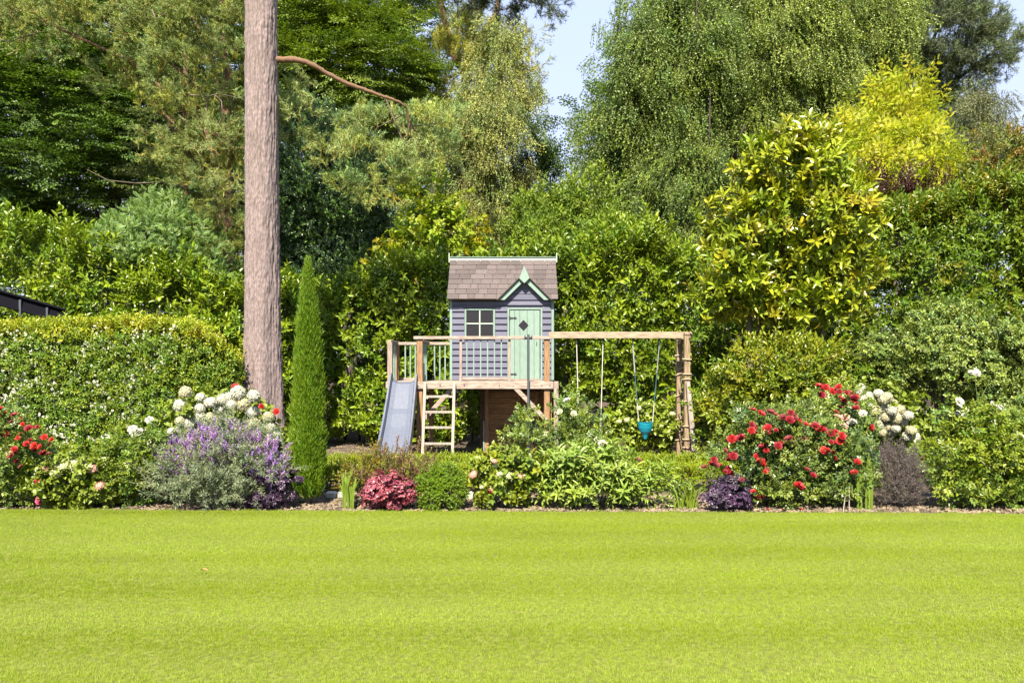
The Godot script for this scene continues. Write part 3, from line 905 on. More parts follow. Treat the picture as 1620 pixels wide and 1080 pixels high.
func build_pine() -> void:   # the big pale trunk, its bark built as relief
	var base := Vector3(-4.33, 0, -14.0)
	var t := thing("pine_tree", "tall pine with a thick pinkish grey trunk beside the clipped hedge", "tree", base)
	var mb := MB.new()
	var rows := 420
	var cols := 110
	var fn := FastNoiseLite.new()
	fn.seed = 12
	fn.frequency = 1.0
	fn.fractal_octaves = 3
	var kn := []
	for k in 14: kn.append([rr(-1.2, 1.2), rr(1.5, 8.6), rr(0.03, 0.055)])
	for j in rows + 1:
		var y := -0.05 + 16.0 * pow(j / float(rows), 1.25)
		var r := 0.300 - 0.0045 * y + 0.10 * exp(-y * 1.0)
		if y > 8.0: r -= 0.006 * (y - 8.0)
		for i in cols + 1:
			var a := TAU * i / cols
			var ax := cos(a) * 5.0
			var az := sin(a) * 5.0
			var plate := fn.get_noise_3d(ax * 1.5, y * 1.35, az * 1.5)
			var fis := absf(fn.get_noise_3d(ax * 3.0 + 40.0, y * 2.1, az * 3.0))
			var fine := fn.get_noise_3d(ax * 8.0, y * 14.0, az * 8.0)
			var flute := 0.06 * exp(-y * 0.6) * sin(a * 5.0 + 0.6 + 0.25 * y)
			var k2 := r + flute + 0.02 * plate + 0.045 * minf(fis, 0.28) - 0.008 + 0.006 * fine
			for q in kn:
				var da: float = a - PI / 2 - float(q[0])
				var dd: float = Vector2(da * r, y - q[1]).length() / q[2]
				if dd < 3.0: k2 += 0.022 * exp(-dd * dd) - 0.03 * exp(-dd * dd * 9.0)
			var lean := Vector3(-0.005 * y, 0, 0)
			mb.v.append(Vector3(cos(a) * k2, y, sin(a) * k2) + lean)
			var g := clampf(0.60 + 0.25 * plate + 0.14 * fine + 1.1 * minf(fis, 0.28), 0.3, 1.0)
			mb.c.append(Color(g, g * (0.97 + 0.05 * fine), g * (0.95 + 0.05 * plate)))
			mb.n.append(Vector3.ZERO)
	var w := cols + 1
	for j in rows:
		for i in cols:
			var p := j * w + i
			mb.ix.append_array([p, p + 1, p + w, p + 1, p + w + 1, p + w])
	for k in range(0, mb.ix.size(), 3):
		var a := mb.ix[k]
		var b := mb.ix[k + 1]
		var c := mb.ix[k + 2]
		var nn := (mb.v[c] - mb.v[a]).cross(mb.v[b] - mb.v[a])
		mb.n[a] += nn
		mb.n[b] += nn
		mb.n[c] += nn
	for j in rows + 1:   # close the seam
		var s := mb.n[j * w] + mb.n[j * w + cols]
		mb.n[j * w] = s
		mb.n[j * w + cols] = s
	for k in mb.n.size(): mb.n[k] = mb.n[k].normalized()
	put("trunk", mb.mesh(), M.trunk, t, Transform3D(Basis(), base))
	var pts := []
	var rad := []
	for q in [[430, 95, 14.0, 0.055], [470, 96, 14.05, 0.05], [495, 102, 14.1, 0.046], [520, 118, 14.2, 0.043], [550, 131, 14.3, 0.04], [580, 143, 14.4, 0.036], [610, 155, 14.5, 0.033], [632, 162, 14.6, 0.03], [642, 170, 14.7, 0.026], [646, 190, 14.8, 0.02], [652, 205, 14.9, 0.014]]:
		pts.append(at(q[0], q[1] + rr(-1.5, 1.5), q[2]))
		rad.append(q[3] * rr(0.93, 1.07))
	var cv := Curve3D.new()
	for k in pts.size():
		var tg: Vector3 = (pts[mini(k + 1, pts.size() - 1)] - pts[maxi(k - 1, 0)]) * 0.18
		cv.add_point(pts[k], -tg, tg)
	var p2 := []
	var r2 := []
	for k in 61:
		var q := k / 60.0
		p2.append(cv.sample_baked(cv.get_baked_length() * q) + rv() * 0.006)
		var f := q * (rad.size() - 1)
		r2.append(lerpf(rad[int(f)], rad[mini(int(f) + 1, rad.size() - 1)], f - int(f)) * rr(0.88, 1.12) + 0.05 * exp(-q * 60.0))
	var br := limb("branch", p2, r2, M.bark_pine, t, 12)
	for q in [[[642, 170], [650, 200], [690, 195], [705, 180]], [[648, 190], [655, 205], [680, 220], [700, 215]], [[640, 180], [620, 190], [600, 200], [580, 215]], [[610, 156], [640, 230], [630, 280], [560, 290]], [[648, 195], [640, 240], [650, 270], [690, 280]]]:
		limb("twig", [at(q[0][0], q[0][1], 14.8), at(q[1][0], q[1][1], 15.0), at(q[2][0], q[2][1], 15.3), at(q[3][0], q[3][1], 15.5)], [0.018, 0.015, 0.011, 0.006], M.bark_grey, br, 5)
	var needles := leafy(Color(0.32, 0.38, 0.14), 0.6, 0.35)
	var lb := lobes([[620, 215, 80, 28], [585, 265, 70, 28], [690, 210, 50, 26], [560, 305, 50, 34], [615, 290, 46, 30], [670, 245, 46, 24], [530, 235, 36, 24]], 15.4, 0.5)
	crown(t, "foliage", S.pine, needles, lb, {"cov": 1.0, "cr": 0.2, "per": 4, "up": 0.5, "holes": -0.05, "hf": 70.0, "tints": [Color(1, 1, 1), Color(1.25, 1.2, 0.8), Color(0.75, 0.95, 1.05)]})
	# smaller sprays close to the trunk and its crown high above the picture
	lb = lobes([[470, 200, 30, 45], [462, 140, 24, 30], [365, 250, 30, 50]], 15.0, 0.3)
	crown(t, "foliage", S.pine, needles, lb, {"cov": 0.9, "cr": 0.22, "per": 4, "up": 0.2})
	lb = []
	for k in 11: lb.append([Vector3(-4.1 + rr(-2.8, 2.6), rr(9.8, 16.5), -14.0 + rr(-2.4, 2.4)), Vector3(rr(1.0, 1.7), rr(0.5, 0.8), rr(1.0, 1.7))])
	for l in lb:
		var c: Vector3 = l[0]
		limb("limb", [Vector3(-4.33 - 0.005 * c.y, c.y - 0.6, -14.0), c.lerp(Vector3(-4.2, c.y, -14.0), 0.5), c], [0.06, 0.045, 0.02], M.bark_pine, t, 6)
	crown(t, "crown", S.pine, needles, lb, {"cov": 0.35, "cr": 0.4, "per": 6, "up": 0.5, "face": 0.0, "sc": [1.0, 1.5]})

func build_spruce() -> void:
	var base := at(292, 690, 20.5)
	base.y = 0.0
	var t := thing("spruce_tree", "slender spruce with drooping layered boughs behind the rowan", "tree", base, "")
	limb("trunk", [base - Vector3(0, 0.05, 0), base + Vector3(0, 6, 0), base + Vector3(0.05, 12.2, 0)], [0.14, 0.1, 0.03], M.bark_pine, t, 8)
	var xfs := []
	var tints := PackedColorArray()
	for k in 150:
		var y := rr(2.4, 12.0)
		var l := lerpf(2.5, 0.5, (y - 2.4) / 9.6) * rr(0.7, 1.15)
		var a := rr(0, TAU)
		if sin(a) < -0.2 and rng.randf() < 0.6: a = -a
		var dir := Vector3(cos(a), rr(-0.15, 0.3), sin(a)).normalized()
		var b := grow_basis(dir, "flat")
		if b.z.y < 0: b = Basis(-b.x, b.y, -b.z)
		xfs.append(Transform3D(b * l, base + Vector3(0, y, 0)))
		tints.append(Color(1, 1, 1).lerp(Color(1.5, 1.35, 0.8), rng.randf() * rng.randf()) * rr(0.8, 1.1))
	for q in [[[137, 268], [170, 285], [215, 290], [270, 288]], [[250, 150], [270, 158], [285, 160], [295, 165]], [[235, 190], [255, 200], [270, 205], [288, 208]]]:
		limb("bare_branch", [at(q[0][0], q[0][1], 18.2), at(q[1][0], q[1][1], 18.4), at(q[2][0], q[2][1], 18.8), at(q[3][0], q[3][1], 20.0)], [0.008, 0.014, 0.018, 0.03], M.bark_grey, t, 5)
	many("crown", S.spruce[0], leafy(Color(0.115, 0.16, 0.03), 0.55, 0.3), t, xfs, tints)

func build_magnolia() -> void:
	var base := at(1250, 700, 13.7)
	base.y = 0.0
	var t := thing("magnolia_tree", "rounded evergreen magnolia with large glossy yellow green leaves and bronze undersides", "tree", base)
	var lb := lobes([[1250, 262, 85, 65], [1195, 345, 85, 70], [1305, 335, 80, 75], [1165, 425, 55, 60], [1250, 430, 105, 80], [1330, 425, 60, 65], [1285, 472, 55, 34], [1190, 470, 65, 34], [1345, 300, 36, 36], [1140, 465, 30, 32], [1270, 215, 40, 32]], 13.6, 0.35)
	for l in lb:
		l[0] -= Vector3(0, 0.13, 0)
		l[1] *= 0.88
	for q in [[1195, 1180], [1208, 1205], [1230, 1225], [1240, 1270], [1283, 1310], [1262, 1290]]:
		var b := at(q[0], 690, 13.6 + rr(-0.15, 0.2))
		b.y = -0.03
		var tp := at(q[1], 400, 13.6)
		limb("trunk", [b, b.lerp(tp, 0.45) + Vector3(rr(-0.05, 0.05), 0, rr(-0.05, 0.05)), b.lerp(tp, 0.75) + Vector3(rr(-0.08, 0.08), 0, 0), tp], [0.055, 0.05, 0.04, 0.025], M.bark_grey, t, 9)
	for l in lb:
		limb("limb", [at(1240, 500, 13.65), (at(1240, 470, 13.65) + l[0]) * 0.5 + rv() * 0.1, l[0], l[0] + rv() * 0.3], [0.035, 0.028, 0.016, 0.008], M.bark_grey, t, 6)
	var m := leafy(Color(0.255, 0.305, 0.022), 0.3, 0.35, 0.55)
	var p := crown_points(S.magnolia, lb, {"cov": 3.0, "cr": 0.15, "per": 3, "up": 0.5, "inner": 0.15, "sc": [0.6, 0.9], "tints": [Color(1, 1, 1), Color(1.15, 1.1, 0.8), Color(1.25, 0.9, 0.75), Color(1.2, 1.0, 0.8), Color(0.65, 0.8, 1.0), Color(0.9, 1.0, 0.9), Color(1.25, 1.2, 1.0)]})
	many("crown", S.magnolia[0], m, t, p[0], p[1])
	# the leaves that show singly, towards the front
	var single := []
	for k in 3:
		var one := MB.new()
		one.col = Color(1, 1, 0.9) * [1.0, 0.85, 0.92][k]
		one.leaf(Vector3.ZERO, Vector3(0, 1, 0), Vector3(0, 0, 1), 0.17, 0.056, 0.18, 0.14)
		single.append(one.mesh())
	var ms := [m, leafy(Color(0.28, 0.31, 0.03), 0.3, 0.35, 0.55), leafy(Color(0.30, 0.21, 0.03), 0.35, 0.3)]
	for k in 270:
		var l: Array = lb[rng.randi() % lb.size()]
		var dir := rv()
		dir.z = absf(dir.z) + 0.35
		dir = dir.normalized()
		var pos: Vector3 = l[0] + l[1] * dir * 1.03
		put("leaf", single[k % 3], ms[rng.randi() % 3 if k % 4 == 0 else k % 2], t, Transform3D(grow_basis(dir.lerp(Vector3.UP, 0.45) + rv() * 0.8, "out"), pos))

func hedge(called: String, label: String, sp: Array, m: Material, path: Array, thick: float, o := {}, group := "") -> Node3D:
	var mid: Array = path[path.size() / 2]
	var t := thing(called, label, "hedge", Vector3(mid[0], o.get("base", 0.0), mid[1] - thick * 0.5), group)
	var p := hedge_points(sp, path, thick, o)
	many("foliage", sp[0], m, t, p[0], p[1])
	# upright stems inside
	for s in path.size() - 1:
		var a: Array = path[s]
		var b: Array = path[s + 1]
		var n := int(Vector2(b[0] - a[0], b[1] - a[1]).length() / o.get("stem_gap", 0.55)) + 1
		for k in n:
			var q := (k + rr(0.2, 0.8)) / n
			var pos := Vector3(lerpf(a[0], b[0], q), o.get("base", 0.0) - 0.03, lerpf(a[1], b[1], q) - thick * rr(0.35, 0.65))
			var h: float = (lerpf(a[2], b[2], q) - o.get("base", 0.0)) * 0.85
			limb("stem", [pos, pos + Vector3(rr(-0.1, 0.1), h * 0.5, rr(-0.1, 0.1)), pos + Vector3(rr(-0.2, 0.2), h, rr(-0.15, 0.15))], [o.get("sr", 0.03), o.get("sr", 0.03) * 0.7, o.get("sr", 0.03) * 0.3], M.twig, t, 5)
	return t
func row(pts: Array, d: float) -> Array:   # path points from [px, py of the top, depth]
	var out := []
	for q in pts:
		var dd: float = q[2] if q.size() > 2 else d
		var p := at(q[0], q[1], dd)
		out.append([p.x, p.z, p.y])
	return out
func build_hedges() -> void:
	var laurel := leafy(Color(0.215, 0.285, 0.022), 0.36, 0.5, 0.5)
	var lt := [Color(1, 1, 1), Color(1.35, 1.25, 0.9), Color(0.45, 0.6, 0.7), Color(1.15, 1.1, 0.9), Color(0.7, 0.85, 0.85)]
	hedge("laurel_hedge", "tall loose laurel hedge behind the playhouse and swings", S.laurel, laurel, row([[425, 455], [480, 480], [540, 470], [600, 440], [660, 430], [720, 440], [800, 430], [880, 430], [950, 415], [1020, 405], [1090, 425], [1160, 440]], 17.0), 1.4, {"amp": 0.7, "gaps": 0.42, "deep": 0.9, "cov": 6.6, "cr": 0.24, "per": 5, "sc": [1.0, 1.6], "tints": lt, "round": 0.5}, "laurel hedges")
	hedge("laurel_hedge", "laurel hedge on the left, above the clipped flowering hedge", S.laurel, laurel, row([[-220, 360], [-60, 360], [30, 385], [110, 400], [190, 415], [260, 440], [330, 470], [400, 480], [440, 470]], 16.4), 1.2, {"amp": 0.6, "gaps": 0.42, "deep": 0.9, "cov": 5.2, "cr": 0.24, "per": 5, "sc": [1.0, 1.5], "tints": [Color(1.15, 1.1, 0.9), Color(1.3, 1.2, 0.8), Color(0.65, 0.8, 0.8), Color(0.9, 1, 0.9)], "round": 0.5}, "laurel hedges")
	hedge("laurel_hedge", "high laurel hedge on the right with coppery young tips", S.laurel, leafy(Color(0.17, 0.24, 0.024), 0.36, 0.5, 0.5), row([[1100, 470, 16.5], [1180, 420, 16.2], [1300, 380, 15.8], [1390, 345, 15.6], [1470, 335, 15.5], [1560, 320, 15.4], [1660, 312, 15.3], [1800, 312, 15.2]], 16.0), 1.4, {"amp": 0.6, "gaps": 0.33, "deep": 0.9, "cov": 7.5, "cr": 0.22, "per": 5, "sc": [0.85, 1.3], "tints": [Color(1, 1, 1), Color(0.65, 0.8, 0.8), Color(1.15, 1.1, 0.8), Color(0.85, 0.95, 0.9), Color(1.25, 0.9, 0.8)], "top_tints": [Color(1, 1, 1), Color(1.6, 0.85, 0.75), Color(1.2, 1.1, 0.8), Color(0.8, 0.9, 0.8)], "round": 0.5}, "laurel hedges")
	# the clipped hedge in flower
	var cl := leafy(Color(0.19, 0.26, 0.03), 0.38, 0.45)
	var path := row([[-170, 524, 13.0], [0, 525, 13.0], [130, 523, 13.0], [230, 521, 13.05], [275, 524, 13.05], [318, 537, 13.15], [352, 556, 13.3], [372, 571, 13.6], [393, 588, 14.3]], 13.0)
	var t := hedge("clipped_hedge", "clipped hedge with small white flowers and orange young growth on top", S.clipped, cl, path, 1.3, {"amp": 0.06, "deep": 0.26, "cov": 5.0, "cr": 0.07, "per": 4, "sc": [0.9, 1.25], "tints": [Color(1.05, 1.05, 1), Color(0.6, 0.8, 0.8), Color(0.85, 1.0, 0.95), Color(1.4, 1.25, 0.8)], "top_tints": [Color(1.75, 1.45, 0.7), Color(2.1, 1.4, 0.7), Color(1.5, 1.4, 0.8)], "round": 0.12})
	var bp := hedge_points(S.blossom, path.slice(0, 5), 0.02, {"amp": 0.06, "deep": -0.03, "cov": 0.36, "cr": 0.1, "per": 8, "round": 0.1, "up": 0.0, "sc": [0.5, 1.0]})
	many("blossom", S.blossom[0], solid(Color(0.55, 0.55, 0.46), 0.7), t, bp[0], bp[1])
	# low box hedges
	var box := leafy(Color(0.16, 0.23, 0.02), 0.4, 0.4)
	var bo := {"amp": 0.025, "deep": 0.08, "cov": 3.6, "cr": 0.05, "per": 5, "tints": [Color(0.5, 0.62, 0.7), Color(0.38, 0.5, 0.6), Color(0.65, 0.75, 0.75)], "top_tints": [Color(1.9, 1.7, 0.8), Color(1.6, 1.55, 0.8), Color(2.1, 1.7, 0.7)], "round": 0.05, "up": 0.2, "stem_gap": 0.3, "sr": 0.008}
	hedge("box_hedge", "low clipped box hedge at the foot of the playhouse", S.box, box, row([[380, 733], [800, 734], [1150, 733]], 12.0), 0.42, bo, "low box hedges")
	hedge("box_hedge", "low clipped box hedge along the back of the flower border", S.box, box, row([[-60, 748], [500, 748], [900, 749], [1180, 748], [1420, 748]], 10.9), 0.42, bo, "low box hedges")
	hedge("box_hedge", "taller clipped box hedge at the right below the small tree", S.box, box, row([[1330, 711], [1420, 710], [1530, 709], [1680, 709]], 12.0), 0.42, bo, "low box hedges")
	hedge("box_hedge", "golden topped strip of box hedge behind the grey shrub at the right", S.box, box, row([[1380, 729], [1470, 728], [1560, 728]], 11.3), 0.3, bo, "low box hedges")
	# a dark shed roof behind the clipped hedge
	var sh := thing("shed", "dark low pitched shed roof showing above the clipped hedge", "shed", Vector3(-9.9, 0, -14.9))
	bx("wall", -12.5, -8.6, -0.03, 2.35, -14.8, -15.6, M.black, sh)
	var a := at(-40, 462, 14.6)
	var b := at(104, 503, 15.2)
	beam("roof_edge", a, b, 0.24, 0.05, M.black, sh, Vector3(0, 0.96, -0.28))
	beam("roof_cap", a + Vector3(0, 0.14, 0), b + Vector3(0, 0.14, 0), 0.04, 0.12, M.black, sh, Vector3(0, 0.96, -0.28))
	for k in 3:
		var p := a.lerp(b, 0.2 + 0.3 * k)
		bx("bracket", p.x - 0.02, p.x + 0.02, p.y - 0.2, p.y + 0.1, p.z + 0.06, p.z + 0.025, M.steel, sh)

# ---- the playhouse and what stands with it ----
func bx(called: String, x0: float, x1: float, y0: float, y1: float, z0: float, z1: float, m: Material, t: Node3D, ch := 0.004) -> MeshInstance3D:
	var mb := MB.new()
	var g := rr(0.88, 1.0)
	mb.col = Color(g, g, g)
	mb.box(Vector3.ZERO, Vector3(absf(x1 - x0), absf(y1 - y0), absf(z1 - z0)), Basis(), ch)
	return put(called, mb.mesh(), m, t, Transform3D(Basis(), Vector3((x0 + x1) * 0.5, (y0 + y1) * 0.5, (z0 + z1) * 0.5)))
func beam(called: String, a: Vector3, b: Vector3, w: float, d: float, m: Material, t: Node3D, side := Vector3.RIGHT) -> MeshInstance3D:
	var mb := MB.new()
	mb.bar(a, b, w, d, side)
	return put(called, mb.mesh(), m, t)
func slab(called: String, poly: PackedVector2Array, depth: float, xf: Transform3D, m: Material, t: Node3D, g := 1.0) -> MeshInstance3D:
	var mb := MB.new()
	mb.col = Color(g, g, g)
	mb.prism(poly, depth)
	return put(called, mb.mesh(), m, t, xf)
func cladding(x0: float, x1: float, y0: float, y1: float, zf: float, t: Node3D) -> void:   # one shiplap board
	var h := y1 - y0
	var poly := PackedVector2Array([Vector2(0, 0.008), Vector2(0.016, 0.0), Vector2(0.034, 0.003), Vector2(0.027, h * 0.73), Vector2(0.003, h * 0.80), Vector2(0.001, h), Vector2(0, h)])
	slab("cladding_board", poly, x1 - x0, Transform3D(Basis(Vector3(0, 0, 1), Vector3(0, 1, 0), Vector3(-1, 0, 0)), Vector3(x1, y0, zf)), M.purple, t, rr(0.9, 1.0))
func build_playhouse() -> void:
	var t := thing("playhouse", "purple and pale green wooden playhouse with shingled roof on a raised timber deck", "playhouse", Vector3(-0.4, 0, -15))
	var zw := -15.0
	var yb := 1.372
	# deck, posts and beams
	var k := 0
	while k < 9:
		bx("deck_board", -1.70, 0.72, 1.345, 1.371, -14.02 - 0.115 * k, -14.125 - 0.115 * k, M.wood_h, t)
		k += 1
	for j in 8: bx("deck_board", -2.22, -1.705, 1.345, 1.371, -14.20 - 0.115 * j, -14.305 - 0.115 * j, M.wood_h, t)
	bx("fascia", -1.705, 0.722, 1.245, 1.366, -13.975, -14.015, M.wood_h, t)
	bx("fascia", -2.225, -1.71, 1.245, 1.366, -14.16, -14.2, M.wood_h, t)
	bx("joist", -2.2, 0.7, 1.24, 1.343, -15.1, -15.15, M.wood_dark, t)
	for x in [-1.62, -1.25, -0.83, -0.22, 0.02, 0.31, 0.52, 0.66]: limb("bolt", [Vector3(x, 1.3 + rr(-0.03, 0.03), -13.976), Vector3(x, 1.3, -13.968)], [0.011, 0.008], M.iron, t, 6)
	for x in [-2.19, -1.2, -0.5, 0.62]: bx("joist", x - 0.025, x + 0.025, 1.24, 1.343, -14.21, -15.09, M.wood_dark, t)
	bx("post", -1.665, -1.56, -0.05, 2.105, -14.02, -14.12, M.wood_o, t, 0.006)
	bx("post", 0.56, 0.66, -0.05, 2.118, -14.02, -14.12, M.wood_o, t, 0.006)
	bx("post", 0.728, 0.81, -0.05, 1.375, -13.98, -14.08, M.wood_v, t, 0.006)
	bx("post", -1.57, -1.48, -0.05, 1.24, -15.16, -15.26, M.wood_o, t, 0.006)
	bx("post", -0.60, -0.51, -0.05, 1.24, -15.1, -15.2, M.wood_dark, t, 0.006)
	bx("post", -2.205, -2.12, 1.19, 2.06, -14.21, -14.27, M.wood_v, t)
	bx("post", -2.205, -2.12, 1.19, 2.03, -15.09, -15.17, M.wood_o, t)
	bx("post", -1.665, -1.60, 1.372, 2.03, -15.09, -15.15, M.wood_v, t)
	beam("brace", Vector3(-1.53, 0.72, -14.09), Vector3(-1.04, 1.27, -14.09), 0.075, 0.04, M.wood_h, t)
	beam("brace", Vector3(0.60, 0.70, -14.0), Vector3(0.06, 1.26, -14.0), 0.075, 0.04, M.wood_h, t)
	# front railing
	var r := Node3D.new()
	r.name = "front_railing"
	t.add_child(r)
	bx("handrail", -1.715, 0.66, 2.108, 2.162, -13.99, -14.07, M.wood_h, r)
	for x in [-0.895, -0.045]: bx("rail_post", x - 0.022, x + 0.022, 1.372, 2.105, -14.03, -14.07, M.wood_v, r)
	bx("bottom_rail", -0.87, -0.07, 1.40, 1.445, -14.03, -14.065, M.wood_h, r)
	for i in 6: bx("baluster", -0.80 + i * 0.1205, -0.776 + i * 0.1205, 1.447, 2.105, -14.035, -14.06, M.green, r, 0.003)
	# back and side railing of the slide platform
	r = Node3D.new()
	r.name = "side_railing"
	t.add_child(r)
	bx("handrail", -2.2, -1.165, 2.03, 2.085, -15.09, -15.16, M.wood_h, r)
	bx("handrail", -2.205, -2.135, 2.06, 2.10, -14.21, -15.08, M.wood_h, r)
	bx("handrail", -1.62, -1.55, 2.06, 2.10, -14.13, -15.08, M.wood_h, r)
	bx("bottom_rail", -2.11, -1.67, 1.372, 1.412, -15.1, -15.14, M.wood_h, r)
	for x in [-2.02, -1.925, -1.83, -1.73, -1.47, -1.37, -1.27]: bx("baluster", x, x + 0.026, 1.374, 2.03, -15.11, -15.135, M.green, r, 0.003)
	for j in 4:
		bx("baluster", -2.18, -2.16, 1.374, 2.06, -14.36 - 0.19 * j, -14.40 - 0.19 * j, M.green, r, 0.003)
		bx("baluster", -1.60, -1.575, 1.374, 2.06, -14.30 - 0.19 * j, -14.34 - 0.19 * j, M.green, r, 0.003)
	# fireman's pole
	var pole := limb("pole", [Vector3(0.283, -0.05, -13.9), Vector3(0.283, 2.19, -13.9)], [0.021, 0.021], M.steel, t, 12)
	bx("bracket", 0.215, 0.35, 2.125, 2.15, -13.915, -13.985, M.steel, pole)
	for x in [0.225, 0.34]: bx("bracket", x - 0.012, x + 0.012, 2.10, 2.172, -13.96, -13.988, M.steel, pole)
	# walls: plain panels behind, shiplap boards in front
	bx("wall", -1.155, -0.87, yb, 2.88, zw, zw - 0.025, M.purple, t)
	bx("wall", -0.87, -0.335, yb, 2.13, zw, zw - 0.025, M.purple, t)
	bx("wall", -0.335, -0.075, yb, 2.88, zw, zw - 0.025, M.purple, t)
	bx("wall", 0.555, 0.778, yb, 2.88, zw, zw - 0.025, M.purple, t)
	bx("wall", -0.87, -0.335, 2.715, 2.88, zw, zw - 0.025, M.purple, t)
	bx("wall", -0.075, 0.555, 2.72, 2.88, zw, zw - 0.025, M.purple, t)
	bx("side_wall", -1.155, -1.13, yb, 2.85, zw - 0.03, -16.3, M.purple, t)
	bx("side_wall", 0.753, 0.778, yb, 2.85, zw - 0.03, -16.3, M.purple, t)
	bx("back_wall", -1.155, 0.778, yb, 2.85, -16.3, -16.33, M.wood_dark, t)
	bx("floor_panel", -1.155, 0.778, 1.34, yb - 0.002, zw - 0.06, -16.33, M.wood_dark, t)
	for s in [-1.155, 0.753]:
		slab("gable_wall", PackedVector2Array([Vector2(0, 0), Vector2(1.33, 0), Vector2(0.66, 0.70)]), 0.025, Transform3D(Basis(Vector3(0, 0, -1), Vector3(0, 1, 0), Vector3(1, 0, 0)), Vector3(s, 2.85, zw)), M.purple, t)
	var wo := slab("front_cladding", PackedVector2Array([Vector2(-1.11, 0), Vector2(0.73, 0), Vector2(0.73, 0.02), Vector2(-1.11, 0.02)]), 0.012, Transform3D(Basis(), Vector3(0, 2.86, zw)), M.purple, t)
	var y := yb + 0.004
	while y < 2.85:
		var y1 := minf(y + 0.1145, 2.868)
		var cuts := [[-1.11, 0.73]]
		if y1 > 2.14 and y < 2.70: cuts = [[-1.11, -0.888], [-0.312, 0.73]]
		if y < 2.69:
			var q: Array = cuts.pop_back()
			cuts.append([q[0], -0.088])
			cuts.append([0.568, 0.73])
		for q in cuts: cladding(q[0], q[1], y, y1, zw, wo)
		y += 0.116
	bx("corner_trim", -1.16, -1.112, yb, 2.865, zw + 0.034, zw, M.green, t)
	bx("corner_trim", 0.733, 0.782, yb, 2.865, zw + 0.034, zw, M.green, t)
	# window
	var w := bx("window", -0.885, -0.85, 2.145, 2.705, zw + 0.03, zw - 0.02, M.green, t)
	bx("frame", -0.352, -0.315, 2.145, 2.705, zw + 0.03, zw - 0.02, M.green, w)
	bx("frame", -0.849, -0.353, 2.672, 2.705, zw + 0.029, zw - 0.02, M.green, w)
	bx("sill", -0.849, -0.353, 2.145, 2.178, zw + 0.034, zw - 0.02, M.green, w)
	bx("glazing_bar", -0.612, -0.59, 2.179, 2.671, zw + 0.022, zw - 0.004, M.green_pale, w, 0.002)
	for q in [[-0.849, -0.613], [-0.589, -0.353]]:
		bx("glazing_bar", q[0], q[1], 2.414, 2.436, zw + 0.022, zw - 0.004, M.green_pale, w, 0.002)
		bx("pane", q[0], q[1], 2.437, 2.671, zw + 0.006, zw + 0.002, M.glass, w, 0.0005)
		bx("pane", q[0], q[1], 2.179, 2.413, zw + 0.006, zw + 0.002, M.glass, w, 0.0005)
	# door
	var d := bx("door", -0.086, -0.048, yb, 2.72, zw + 0.03, zw - 0.02, M.green, t)
	bx("frame", 0.53, 0.567, yb, 2.72, zw + 0.03, zw - 0.02, M.green, d)
	bx("frame", -0.047, 0.529, 2.685, 2.72, zw + 0.029, zw - 0.02, M.green, d)
	bx("sill", -0.047, 0.529, yb - 0.001, yb + 0.02, zw + 0.03, zw, M.wood_h, d)
	var xs := [-0.040, 0.045, 0.148, 0.283, 0.412, 0.518]
	var hole := PackedVector2Array([Vector2(0.118, 2.39), Vector2(0.215, 2.285), Vector2(0.312, 2.39), Vector2(0.215, 2.495)])
	for j in 5:
		var rect := PackedVector2Array([Vector2(xs[j] + 0.003, yb + 0.024), Vector2(xs[j + 1] - 0.003, yb + 0.024), Vector2(xs[j + 1] - 0.003, 2.672), Vector2(xs[j] + 0.003, 2.672)])
		for pc in Geometry2D.clip_polygons(rect, hole): slab("plank", pc, 0.018, Transform3D(Basis(), Vector3(0, 0, zw)), M.green, d, rr(0.92, 1.0))
	slab("pane", hole, 0.003, Transform3D(Basis(), Vector3(0, 0, zw + 0.004)), M.glass, d)
	bx("backing", -0.04, 0.09, yb + 0.03, 2.66, zw - 0.003, zw - 0.012, M.wood_dark, d)
	bx("backing", 0.335, 0.515, yb + 0.03, 2.66, zw - 0.003, zw - 0.012, M.wood_dark, d)
	bx("backing", 0.09, 0.335, yb + 0.03, 2.26, zw - 0.003, zw - 0.012, M.wood_dark, d)
	bx("backing", 0.09, 0.335, 2.52, 2.66, zw - 0.003, zw - 0.012, M.wood_dark, d)
	for hy in [1.49, 2.535]:
		slab("hinge", PackedVector2Array([Vector2(-0.06, -0.03), Vector2(-0.035, -0.03), Vector2(-0.03, -0.012), Vector2(0.03, -0.006), Vector2(0.055, -0.018), Vector2(0.09, 0), Vector2(0.055, 0.018), Vector2(0.03, 0.006), Vector2(-0.03, 0.012), Vector2(-0.035, 0.03), Vector2(-0.06, 0.03)]), 0.005, Transform3D(Basis(), Vector3(0, hy, zw + 0.031)), M.iron, d)
	bx("handle", 0.452, 0.462, 2.02, 2.09, zw + 0.035, zw + 0.022, M.iron, d, 0.002)
	# roof
	var c45 := sqrt(0.5)
	var x0 := -1.205
	var x1 := 0.852
	var xc := 0.227
	var hw := 0.475
	var slope := Basis(Vector3(1, 0, 0), Vector3(0, c45, -c45), Vector3(0, c45, c45))
	var eave := Vector3(0, 2.868, -14.83)
	var len_ := 1.155
	var notch := PackedVector2Array([Vector2(xc - hw, -0.2), Vector2(xc + hw, -0.2), Vector2(xc + hw, 0), Vector2(xc, hw / c45), Vector2(xc - hw, 0)])
	var roof := slab("roof", PackedVector2Array([Vector2(x0 + 0.01, 0), Vector2(xc - hw, 0), Vector2(xc, hw / c45), Vector2(xc + hw, 0), Vector2(x1 - 0.01, 0), Vector2(x1 - 0.01, len_), Vector2(x0 + 0.01, len_)]), 0.016, Transform3D(slope, eave - slope.z * 0.02), M.wood_dark, t)
